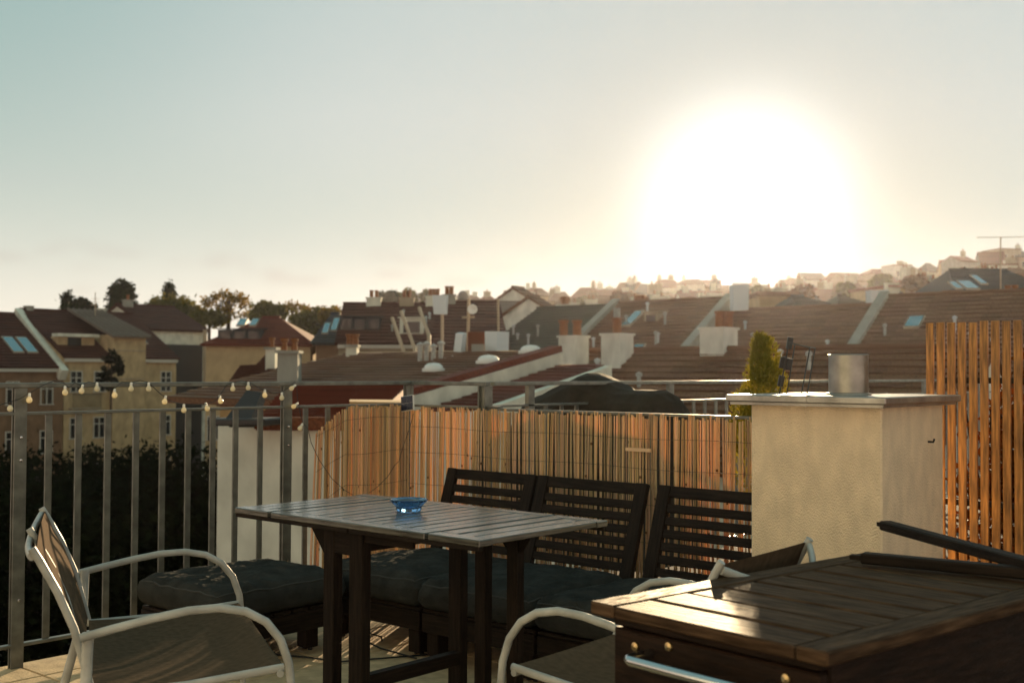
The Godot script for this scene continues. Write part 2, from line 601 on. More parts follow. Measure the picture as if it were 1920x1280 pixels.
func railings() -> void:
	# along the courtyard side
	var r := thing("railing", "grey galvanised railing over the courtyard, with the string of bulbs along it", "railing", W(-4.74, 2.0, 0))
	var p := Mb.new()
	p.box(-4.765, -4.715, -0.6, 4.575, 1.163, 1.184, 0.003)
	part(r, "top_rail", p, M.steel)
	p = Mb.new()
	p.box(-4.752, -4.722, -0.6, 4.53, 1.048, 1.061, 0.002)
	part(r, "middle_rail", p, M.steel)
	p = Mb.new()
	p.box(-4.752, -4.722, -0.6, 4.53, 0.086, 0.100, 0.002)
	part(r, "bottom_rail", p, M.steel)
	for a in [-0.5, 0.9, 2.287, 3.674, 4.53]:
		p = Mb.new()
		p.box(-4.752, -4.744, a - 0.026, a + 0.026, -0.03, 1.162)
		p.box(-4.730, -4.722, a - 0.026, a + 0.026, -0.03, 1.162)
		p.box(-4.743, -4.731, a - 0.02, a + 0.006, -0.03, 1.161)
		var post := part(r, "post", p, M.steel)
		for h in [0.28, 0.86, 0.955]:
			var s := Mb.new()
			s.lathe(W(-4.7215, a, h), [Vector2(0.007, 0.0), Vector2(0.007, 0.005), Vector2(0.0, 0.006)], 8, true, Basis(Vector3(0, 0, 1), PI / 2).inverse())
			part(post, "bolt", s, M.chrome)
	var spots := [2.415, 2.55, 2.689, 2.828, 2.964, 3.1, 3.236, 3.367, 3.513, 3.798, 3.945, 4.09, 4.235, 4.38]
	for i in 9:
		spots.append(1.02 + 0.138 * i)
	for a in spots:
		baluster(r, -4.737, a, 0.101, 1.047, true)
	# the short return at the corner
	r = thing("railing", "short grey railing return at the corner above the reed fence", "railing", W(-4.45, 4.55, 0))
	p = Mb.new()
	p.box(-4.714, -4.145, 4.527, 4.573, 1.163, 1.1845, 0.003)
	part(r, "top_rail", p, M.steel)
	p = Mb.new()
	p.box(-4.72, -4.19, 4.54, 4.56, 1.040, 1.054, 0.002)
	part(r, "middle_rail", p, M.steel)
	p = Mb.new()
	p.box(-4.195, -4.186, 4.52, 4.58, -0.03, 1.162)
	p.box(-4.150, -4.141, 4.52, 4.58, -0.03, 1.162)
	p.box(-4.185, -4.168, 4.535, 4.565, -0.03, 1.162)
	part(r, "post", p, M.steel)
	# along the far side of the neighbouring terrace
	r = thing("railing", "grey railing running back along the far edge of the neighbouring terrace", "railing", W(-4.17, 7.0, 0))
	p = Mb.new()
	p.box(-4.19, -4.145, 4.60, 12.6, 1.164, 1.1855, 0.003)
	part(r, "top_rail", p, M.steel)
	p = Mb.new()
	p.box(-4.182, -4.155, 4.60, 12.6, 1.047, 1.060, 0.002)
	part(r, "middle_rail", p, M.steel)
	p = Mb.new()
	p.box(-4.182, -4.155, 4.60, 12.6, 0.086, 0.100, 0.002)
	part(r, "bottom_rail", p, M.steel)
	for a in [4.92, 6.33, 7.74, 9.15, 10.56, 11.97]:
		p = Mb.new()
		p.box(-4.182, -4.155, a - 0.026, a + 0.026, 0.101, 1.1635)
		part(r, "post", p, M.steel)
		for i in 9:
			baluster(r, -4.168, a + 0.141 * (i + 1), 0.101, 1.0465, true)
	# the bar that carries the reed mat between the two terraces
	r = thing("fence_rail", "thin steel bar carrying the top of the reed mat behind the bench", "rail", W(-3.1, 4.53, 0))
	p = Mb.new()
	p.box(-4.13, -2.06, 4.535, 4.555, 1.033, 1.047, 0.002)
	part(r, "bar", p, M.steel)
	for b in [-4.12, -3.1, -2.08]:
		p = Mb.new()
		p.box(b - 0.012, b + 0.012, 4.537, 4.553, -0.02, 1.032)
		part(r, "post", p, M.steel)
	p = Mb.new()
	p.box(-4.139, -4.06, 4.53, 4.575, 1.0475, 1.057, 0.002)
	part(r, "bracket", p, M.steel)

func cane(mb: Mb, foot: Vector3, top: Vector3, r: float, bow: Vector3) -> void:
	var t := rng.randf_range(0.5, 1.12)
	var g := rng.randf_range(0.88, 1.06)
	mb.tint = Color(t, t * g, t * g * rng.randf_range(0.75, 1.05))
	mb.tube([foot, foot.lerp(top, 0.35) + bow, foot.lerp(top, 0.7) + bow * 0.6, top], r, r * rng.randf_range(0.7, 1.0), 5, false)
	if rng.randf() < 0.35:
		var k := foot.lerp(top, rng.randf_range(0.2, 0.9)) + bow * 0.8
		mb.tint = Color(0.22, 0.15, 0.1)
		mb.tube([k - Vector3(0, 0.006, 0), k + Vector3(0, 0.006, 0)], r * 1.25, r * 1.2, 5, false)

func reeds() -> void:
	# wired to the courtyard rail
	var r := thing("reed_screen", "short split-reed mat wired to the courtyard rail, its left edge frayed and lower", "fence", W(-4.69, 4.2, 0), "reed mats")
	var mb := Mb.new()
	mb.tinted = true
	var a := 3.845
	while a < 4.50:
		var k := (a - 3.845) / 0.655
		var lean := lerpf(-0.03, 0.0, clampf(k * 4.0, 0.0, 1.0))
		var top := lerpf(0.93, 1.052, clampf(k * 3.2, 0.0, 1.0)) + rng.randf_range(-0.018, 0.006)
		for layer in (2 if rng.randf() < 0.6 else 1):
			var b := -4.708 + 0.009 * layer + rng.randf_range(-0.003, 0.003)
			var aa := a + rng.randf_range(-0.003, 0.003) + 0.003 * layer
			cane(mb, W(b, aa + lean + rng.randf_range(-0.008, 0.008), 0.02 + rng.randf() * 0.03), W(b, aa, top), rng.randf_range(0.0026, 0.0044), W(rng.randf_range(-0.003, 0.003), rng.randf_range(-0.005, 0.005), 0))
		a += rng.randf_range(0.0060, 0.0086) + (rng.randf_range(0.002, 0.007) if rng.randf() < 0.28 else 0.0)
	part(r, "canes", mb, M.reed, true)
	for h in [0.985, 0.80, 0.63, 0.44, 0.25]:
		var w := Mb.new()
		var pts := []
		for i in 14:
			pts.append(W(-4.689, 3.83 + 0.05 * i, h + 0.006 * sin(i * 0.6 + h * 9.0) + minf(0.0, (i - 4) * 0.022)))
		w.tube(pts, 0.0009, -1.0, 5)
		part(r, "binding_wire", w, M.wire)
	# behind the bench
	r = thing("reed_screen", "long split-reed mat standing behind the bench, glowing where the sun comes through", "fence", W(-3.4, 4.5, 0), "reed mats")
	mb = Mb.new()
	mb.tinted = true
	var b := -4.69
	while b < -2.10:
		var top := 1.040 + rng.randf_range(-0.022, 0.008)
		for layer in (2 if rng.randf() < (0.6 if b < -3.95 else 0.25) else 1):
			var aa := 4.508 + 0.009 * layer + rng.randf_range(-0.003, 0.003)
			var bb := b + rng.randf_range(-0.003, 0.003) + 0.003 * layer
			cane(mb, W(bb + rng.randf_range(-0.02, 0.02), aa, 0.02 + rng.randf() * 0.03), W(bb, aa, top), rng.randf_range(0.0032, 0.0054), W(rng.randf_range(-0.006, 0.006), rng.randf_range(-0.003, 0.003), 0))
		b += rng.randf_range(0.0082, 0.0118) + (rng.randf_range(0.002, 0.008) if rng.randf() < 0.32 else 0.0)
	part(r, "canes", mb, M.reed, true)
	for h in [0.93, 0.79, 0.62, 0.44, 0.25]:
		var w := Mb.new()
		var pts := []
		for i in 52:
			pts.append(W(-4.69 + 0.05 * i, 4.495, h + 0.004 * sin(i * 0.35 + h * 7.0)))
		w.tube(pts, 0.0009, -1.0, 5)
		part(r, "binding_wire", w, M.wire)
	var peg := Mb.new()
	peg.box(-3.20, -3.06, 4.478, 4.49, 0.868, 0.884)
	part(r, "batten", peg, M.reed)

func chimney() -> void:
	var c := thing("chimney", "cream rendered chimney block with a grey sheet metal cap beside the bench", "chimney", W(-1.95, 4.18, 0))
	var p := Mb.new()
	p.box(-2.205, -1.690, 3.90, 4.47, -0.03, 1.128, 0.006)
	part(c, "body", p, M.plaster)
	p = Mb.new()
	p.box(-2.275, -1.645, 3.83, 4.54, 1.131, 1.158, 0.004)
	p.box(-2.262, -1.660, 3.845, 4.525, 1.120, 1.1305)
	part(c, "cap", p, M.cap)
	p = Mb.new()
	p.box(-1.9405, -1.939, 3.828, 4.54, 1.133, 1.1605)
	part(c, "cap_seam", p, M.cap)
	p = Mb.new()
	var hk := bdir(-1.6895, 1741, 828)
	p.tube([hk, hk + Vector3(0.02, 0.0, 0.0), hk + Vector3(0.024, 0.012, 0.0)], 0.004, -1.0, 8)
	part(c, "hook", p, M.black)
	p = Mb.new()
	var o := W(-1.905, 4.1, 1.159)
	p.lathe(o, [Vector2(0.084, 0.0), Vector2(0.082, 0.006), Vector2(0.073, 0.008), Vector2(0.0725, 0.148), Vector2(0.075, 0.150), Vector2(0.070, 0.152), Vector2(0.069, 0.06), Vector2(0.0, 0.06)], 40)
	part(c, "flue", p, M.flue)

# ---------------------------------------------------------------- furniture
func cushion(called: String, c: Vector3, hx: float, hy: float, hz: float, puff: float, sd: int, label: String) -> void:
	var f := FastNoiseLite.new()
	f.seed = sd
	f.frequency = 3.2
	f.fractal_octaves = 3
	var g := FastNoiseLite.new()
	g.seed = sd + 50
	g.frequency = 9.0
	g.noise_type = FastNoiseLite.TYPE_SIMPLEX_SMOOTH
	g.fractal_type = FastNoiseLite.FRACTAL_RIDGED
	g.fractal_octaves = 2
	var tufts := []
	for i in [-0.42, 0.42]:
		for j in [-0.42, 0.42]:
			tufts.append(Vector2(i * hx, j * hz))
	var r := 0.042
	var inner := Vector3(hx - r, hy - r, hz - r)
	var bend := func(q: Vector3) -> Vector3:
		var i := q.clamp(-inner, inner)
		var d := (q - i).normalized()
		var p := i + d * r
		var ex := clampf(1.0 - pow(absf(p.x) / hx, 3.0), 0.0, 1.0)
		var ez := clampf(1.0 - pow(absf(p.z) / hz, 3.0), 0.0, 1.0)
		if d.y > -0.2:
			var w := smoothstep(-0.2, 0.6, d.y)
			p.y += w * (puff * sqrt(ex * ez) + 0.012 * f.get_noise_2d(p.x, p.z) + 0.008 * g.get_noise_2d(p.x * 0.7 + p.z * 0.5, p.z * 0.6))
			for t in tufts:
				p.y -= w * 0.026 * exp(-(Vector2(p.x, p.z) - t).length_squared() / 0.0028)
		p += Vector3(d.x, 0, d.z) * (0.010 * f.get_noise_3d(p.x * 1.5, p.y * 2.0 + 7.0, p.z * 1.5) + 0.012 * cos(clampf(p.y / hy, -1.0, 1.0) * PI / 2))
		return p
	var mb := Mb.new()
	var axes := [[Vector3.RIGHT, Vector3.UP, Vector3.BACK], [Vector3.LEFT, Vector3.BACK, Vector3.UP], [Vector3.UP, Vector3.BACK, Vector3.RIGHT], [Vector3.DOWN, Vector3.RIGHT, Vector3.BACK], [Vector3.BACK, Vector3.RIGHT, Vector3.UP], [Vector3.FORWARD, Vector3.UP, Vector3.RIGHT]]
	var half := Vector3(hx, hy, hz)
	for ax in axes:
		var nu := 44 if absf(ax[1].y) < 0.5 else 12
		var nv := 44 if absf(ax[2].y) < 0.5 else 12
		var P := []
		var N := []
		for i in nu + 1:
			var row := []
			var nrow := []
			for j in nv + 1:
				var q: Vector3 = (ax[0] + ax[1] * (2.0 * i / nu - 1.0) + ax[2] * (2.0 * j / nv - 1.0)) * half
				var p: Vector3 = bend.call(q)
				var e := 0.004
				var pu: Vector3 = bend.call(q + ax[1] * e)
				var pv: Vector3 = bend.call(q + ax[2] * e)
				var nn := (pu - p).cross(pv - p)
				if nn.dot(ax[0]) < 0.0:
					nn = -nn
				row.append(c + p)
				nrow.append(nn.normalized() if nn.length() > 1e-9 else ax[0])
			P.append(row)
			N.append(nrow)
		for i in nu:
			for j in nv:
				mb.quadn(P[i][j], P[i + 1][j], P[i + 1][j + 1], P[i][j + 1], N[i][j], N[i + 1][j], N[i + 1][j + 1], N[i][j + 1])
	var root := thing(called, label, "cushion", c - Vector3(0, hy, 0), "seat cushions")
	part(root, "pad", mb, M.cushion)
	# piping round the upper edge
	var pts := []
	for i in 49:
		var t := TAU * i / 48.0
		var q := Vector3(clampf(cos(t) * 1.5, -1.0, 1.0) * hx, hy * 0.82, clampf(sin(t) * 1.5, -1.0, 1.0) * hz)
		pts.append(c + bend.call(q))
	var pp := Mb.new()
	pp.tube(pts, 0.0035, -1.0, 6, false)
	part(root, "piping", pp, M.piping)
	var tb := Mb.new()
	for t in tufts:
		var q: Vector3 = bend.call(Vector3(t.x, hy, t.y))
		tb = Mb.new()
		tb.lathe(c + q - Vector3(0, 0.002, 0), [Vector2(0.009, 0.0), Vector2(0.008, 0.005), Vector2(0.0, 0.007)], 8)
		part(root, "button", tb, M.piping)

func seat_base(label: String, b0: float, b1: float, a0: float, a1: float, h: float, legs: Array, group := "") -> Node3D:
	var o := thing("bench_section", label, "bench", W((b0 + b1) / 2, (a0 + a1) / 2, 0), group)
	for s in [[b0, b1, a0, a0 + 0.028], [b0, b1, a1 - 0.028, a1], [b0, b0 + 0.028, a0 + 0.029, a1 - 0.029], [b1 - 0.028, b1, a0 + 0.029, a1 - 0.029]]:
		var p := Mb.new()
		p.off = Vector2(rng.randf(), rng.randf())
		p.box(s[0], s[1], s[2], s[3], h - 0.10, h - 0.017, 0.003)
		part(o, "apron", p, M.wood)
	var n := 7
	var w := (a1 - a0) / n
	for i in n:
		var p := Mb.new()
		p.off = Vector2(rng.randf(), rng.randf())
		p.box(b0, b1, a0 + w * i + 0.006, a0 + w * (i + 1) - 0.006, h - 0.016, h, 0.003)
		part(o, "slat", p, M.wood)
	for l in legs:
		var p := Mb.new()
		p.off = Vector2(rng.randf(), rng.randf())
		p.box(l[0] - 0.034, l[0] + 0.034, l[1] - 0.034, l[1] + 0.034, 0.012, h - 0.101, 0.003)
		part(o, "leg", p, M.wood)
		p = Mb.new()
		for k in [-1, 1]:
			p.lathe(W(l[0] + 0.018 * k, l[1], 0.0), [Vector2(0.010, 0.0), Vector2(0.010, 0.013)], 8)
		part(o, "foot", p, M.black)
	return o

func back_panel(label: String, b0: float, b1: float) -> void:
	# slatted back leaning on the reed fence: foot line nearer, top line further back
	var foot := 4.17
	var top := 4.34
	var hf := 0.20
	var ht := 0.735
	var o := thing("slatted_panel", label, "bench back", W((b0 + b1) / 2, 4.2, hf), "slatted bench backs")
	var ln := W(0, top - foot, ht - hf).normalized()
	var nrm := Vector3.RIGHT.cross(ln).normalized()
	var at_ := func(b: float, s: float) -> Vector3:
		return W(b, lerpf(foot, top, s), lerpf(hf, ht, s))
	for b in [b0 + 0.032, b1 - 0.032]:
		var p := Mb.new()
		p.off = Vector2(rng.randf(), rng.randf())
		p.bar(at_.call(b, 0.0), at_.call(b, 1.0), Vector3.RIGHT, 0.064, 0.030, 0.003)
		part(o, "stile", p, M.wood)
	var L := (W(0, top, ht) - W(0, foot, hf)).length()
	var rails := [[1.0 - 0.026 / L, 0.050], [0.045, 0.052]]
	for i in 7:
		rails.append([1.0 - (0.100 + 0.0565 * i) / L, 0.037])
	for q in rails:
		var p := Mb.new()
		p.off = Vector2(rng.randf(), rng.randf())
		p.bar(at_.call(b0 + 0.0645, q[0]), at_.call(b1 - 0.0645, q[0]), ln, q[1], 0.020, 0.002)
		part(o, "slat", p, M.wood)

func seating() -> void:
	seat_base("low slatted bench section under the cushion by the courtyard railing", -4.55, -3.985, 2.75, 3.42, 0.215, [[-4.10, 2.86], [-4.10, 3.31], [-4.46, 2.86], [-4.40, 3.33]])
	var leg := func(b0: float, b1: float) -> Array:
		return [[b0 + 0.05, 3.58], [b1 - 0.05, 3.58], [b0 + 0.05, 4.10], [b1 - 0.05, 4.10]]
	seat_base("low bench section in the corner of the two reed mats", -4.24, -3.615, 3.53, 4.15, 0.215, leg.call(-4.24, -3.615))
	seat_base("low bench section in the middle of the row, behind the table", -3.60, -2.965, 3.53, 4.15, 0.215, leg.call(-3.60, -2.965))
	seat_base("low bench section at the chimney end of the row", -2.95, -2.31, 3.53, 4.15, 0.215, leg.call(-2.95, -2.31))
	cushion("seat_cushion", W(-4.27, 3.085, 0.275), 0.295, 0.06, 0.345, 0.022, 3, "teal grey cushion on the bench section beside the courtyard railing, dappled with sun")
	cushion("seat_cushion", W(-3.93, 3.845, 0.275), 0.31, 0.06, 0.335, 0.03, 9, "dark grey cushion in the reed corner, behind the table legs")
	cushion("seat_cushion", W(-3.29, 3.845, 0.275), 0.315, 0.06, 0.335, 0.03, 14, "dark grey cushion in front of the middle bench back")
	cushion("seat_cushion", W(-2.64, 3.845, 0.280), 0.315, 0.06, 0.335, 0.022, 27, "dark grey cushion nearest the chimney, half hidden by the slatted cart")
	back_panel("dark slatted bench back nearest the corner, glowing reeds behind its gaps", -4.225, -3.628)
	back_panel("dark slatted bench back in the middle, beyond the end of the table", -3.612, -2.972)
	back_panel("dark slatted bench back that ends against the chimney", -2.912, -2.272)

func table() -> void:
	var o := thing("drop_leaf_table", "dark slatted drop-leaf table with the blue glass ashtray on it", "table", W(-3.06, 2.955, 0))
	var a0 := 2.625
	var a1 := 3.29
	var top := 0.72
	# three boards of slats: left leaf, middle, right leaf
	var leaves := [[-3.695, -3.492], [-3.472, -2.668], [-2.652, -2.425]]
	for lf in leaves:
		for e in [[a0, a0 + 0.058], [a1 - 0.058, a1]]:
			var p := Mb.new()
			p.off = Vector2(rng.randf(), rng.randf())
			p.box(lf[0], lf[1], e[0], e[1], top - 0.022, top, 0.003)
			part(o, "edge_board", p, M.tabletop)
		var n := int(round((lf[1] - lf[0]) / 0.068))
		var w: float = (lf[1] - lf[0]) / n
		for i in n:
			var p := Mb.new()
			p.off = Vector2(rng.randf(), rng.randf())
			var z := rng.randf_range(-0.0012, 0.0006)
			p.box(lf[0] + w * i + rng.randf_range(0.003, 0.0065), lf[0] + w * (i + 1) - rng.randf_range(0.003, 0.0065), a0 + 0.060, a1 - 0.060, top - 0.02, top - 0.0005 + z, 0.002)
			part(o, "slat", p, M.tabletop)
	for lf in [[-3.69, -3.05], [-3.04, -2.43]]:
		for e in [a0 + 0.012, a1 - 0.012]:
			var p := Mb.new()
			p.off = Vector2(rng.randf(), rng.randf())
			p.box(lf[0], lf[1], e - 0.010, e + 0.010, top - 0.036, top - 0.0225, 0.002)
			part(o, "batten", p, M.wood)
	# frame and the two swung-out gates
	var legs := [[-3.205, 2.70, 0.028], [-3.055, 2.695, 0.034], [-3.08, 3.215, 0.032], [-2.935, 3.20, 0.026], [-2.79, 3.215, 0.025]]
	for l in legs:
		var p := Mb.new()
		p.off = Vector2(rng.randf(), rng.randf())
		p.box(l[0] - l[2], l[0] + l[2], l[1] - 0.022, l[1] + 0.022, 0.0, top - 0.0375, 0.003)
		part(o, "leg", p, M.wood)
	for q in [[-3.08, -3.04, 2.718, 3.192, 0.13, 0.18], [-3.225, -3.02, 2.68, 2.70, 0.595, 0.6815], [-3.017, -2.78, 2.68, 2.70, 0.648, 0.6815], [-3.10, -2.78, 3.21, 3.232, 0.635, 0.6815], [-3.08, -3.04, 2.719, 3.19, 0.61, 0.6805]]:
		var p := Mb.new()
		p.off = Vector2(rng.randf(), rng.randf())
		p.box(q[0], q[1], q[2] + 0.001, q[3] - 0.001, q[4], q[5], 0.003)
		part(o, "stretcher", p, M.wood)
	for g in [[-3.234, -0.085, 2.70], [-2.764, 0.07, 3.215], [-2.816, -0.09, 3.215]]:
		var x: float = g[0]
		var d: float = g[1]
		var p := Mb.new()
		for s in [-0.013, 0.013]:
			pass
		var tri := [W(x, g[2] - 0.013, 0.681), W(x + d, g[2] - 0.013, 0.681), W(x, g[2] - 0.013, 0.58)]
		if d > 0.0:
			tri = [tri[0], tri[2], tri[1]]
		p.slab(tri, 0.026)
		part(o, "bracket", p, M.wood)

func armchair(label: String, c: Vector3, face: Vector3, w: float, posts: int, group := "") -> void:
	# c: floor point under the middle of the front edge of the seat; face: the way the sitter looks
	var o := thing("garden_chair" if posts == 2 else "garden_loveseat", label, "garden chair" if posts == 2 else "garden sofa", c, group)
	var f := face.normalized()
	var s := f.cross(Vector3.UP).normalized()
	var P := func(x: float, y: float, h: float) -> Vector3:
		return c + f * x + s * y + Vector3.UP * h
	var hw := w / 2
	var prof := [[-0.640, 0.778], [-0.622, 0.748], [-0.575, 0.66], [-0.535, 0.565], [-0.508, 0.47], [-0.485, 0.38]]
	for side in [-1.0, 1.0]:
		var y: float = hw * side
		var pts := []
		for q in prof:
			pts.append(P.call(q[0], y * 0.965, q[1]))
		var p := Mb.new()
		p.tube(pts, 0.0085, 0.0105, 12, true, f)
		part(o, "back_post", p, M.white)
		# one bent tube: back foot, arm, front leg
		p = Mb.new()
		var ya: float = y + 0.026 * side
		p.tube([P.call(-0.52, ya, 0.548), P.call(-0.44, ya, 0.566), P.call(-0.34, ya, 0.586), P.call(-0.25, ya, 0.600), P.call(-0.17, ya, 0.602), P.call(-0.10, ya, 0.588), P.call(-0.045, ya, 0.556), P.call(-0.005, ya, 0.505), P.call(0.018, ya, 0.44), P.call(0.028, ya, 0.35), P.call(0.034, ya, 0.18), P.call(0.036, ya, 0.004)], 0.0095, 0.0115, 12, true, Vector3.UP)
		part(o, "arm", p, M.white)
		p = Mb.new()
		p.tube([P.call(-0.50, ya * 0.985, 0.56), P.call(-0.505, ya * 0.985, 0.40), P.call(-0.56, ya * 0.985, 0.18), P.call(-0.62, ya * 0.985, 0.004)], 0.009, 0.0145, 12, true, f)
		part(o, "rear_leg", p, M.white)
		p = Mb.new()
		p.tube([P.call(-0.50, y * 0.965, 0.385), P.call(-0.25, y * 0.965, 0.392), P.call(0.012, y * 0.965, 0.418)], 0.009, 0.0115, 10, true)
		part(o, "seat_rail", p, M.white)
	if posts == 3:
		var pts := []
		for q in prof:
			pts.append(P.call(q[0] - 0.022, 0.0, q[1] - 0.008))
		var p := Mb.new()
		p.tube(pts, 0.0085, 0.0105, 10, true, f)
		part(o, "back_post", p, M.white)
	var p := Mb.new()
	p.tube([P.call(0.0, -hw, 0.405), P.call(0.002, 0, 0.398), P.call(0.0, hw, 0.405)], 0.010, 0.010, 8)
	part(o, "front_rail", p, M.white)
	p = Mb.new()
	var cross := []
	for i in 13:
		var k := -1.0 + i / 6.0
		cross.append(P.call(-0.640 - (0.085 if posts == 2 else 0.02) * (1.0 - k * k), k * hw * 0.955, 0.757 - (0.062 if posts == 2 else 0.02) * (1.0 - k * k)))
	p.tube(cross, 0.0095, 0.0115, 10)
	part(o, "back_rail", p, M.white)
	# textile sling, back and seat
	for sheet in 2:
		var line := []
		if sheet == 0:
			line = [[-0.628, 0.768, 0.3], [-0.616, 0.742, 0.55], [-0.60, 0.70, 0.9], [-0.570, 0.65, 1.0], [-0.546, 0.59, 1.0], [-0.526, 0.53, 1.0], [-0.508, 0.47, 0.9], [-0.49, 0.405, 0.5]]
		else:
			line = [[-0.486, 0.396, 0.3], [-0.40, 0.394, 0.8], [-0.30, 0.395, 1.0], [-0.20, 0.398, 1.0], [-0.10, 0.406, 0.8], [-0.03, 0.416, 0.4], [0.008, 0.422, 0.1], [0.020, 0.410, 0.1]]
		var mb := Mb.new()
		var n := 16
		var rows := []
		for q in line:
			var row := []
			for i in n + 1:
				var k := -1.0 + 2.0 * i / n
				var sag: float = (1.0 - k * k) * q[2] * (0.022 if posts == 2 else 0.03)
				if sheet == 0:
					row.append(P.call(q[0] - sag * 0.5, k * hw * 0.95, q[1]))
				else:
					row.append(P.call(q[0], k * hw * 0.95, q[1] - sag))
			rows.append(row)
		var nr := []
		for i in rows.size():
			var row := []
			for j in n + 1:
				var du: Vector3 = rows[mini(i + 1, rows.size() - 1)][j] - rows[maxi(i - 1, 0)][j]
				var dv: Vector3 = rows[i][mini(j + 1, n)] - rows[i][maxi(j - 1, 0)]
				var nn := du.cross(dv).normalized()
				if nn.dot(f + Vector3.UP) < 0.0:
					nn = -nn
				row.append(nn)
			nr.append(row)
		for i in rows.size() - 1:
			for j in n:
				var k := [rows[i][j], rows[i + 1][j], rows[i + 1][j + 1], rows[i][j + 1]]
				var m := [nr[i][j], nr[i + 1][j], nr[i + 1][j + 1], nr[i][j + 1]]
				mb.quadn(k[0], k[1], k[2], k[3], m[0], m[1], m[2], m[3])
				mb.quadn(k[3] - m[3] * 0.003, k[2] - m[2] * 0.003, k[1] - m[1] * 0.003, k[0] - m[0] * 0.003, -m[3], -m[2], -m[1], -m[0])
		part(o, "back_sling" if sheet == 0 else "seat_sling", mb, M.sling)

func chairs() -> void:
	armchair("white framed garden sofa for two at the near left, stripes of sun on its back", W(-3.016, 2.225, 0), W(0.47, 0.88, 0), 0.97, 3)
	armchair("white framed garden armchair between the table end and the slatted cart", W(-2.13, 2.70, 0), W(-0.999, -0.045, 0), 0.53, 2)

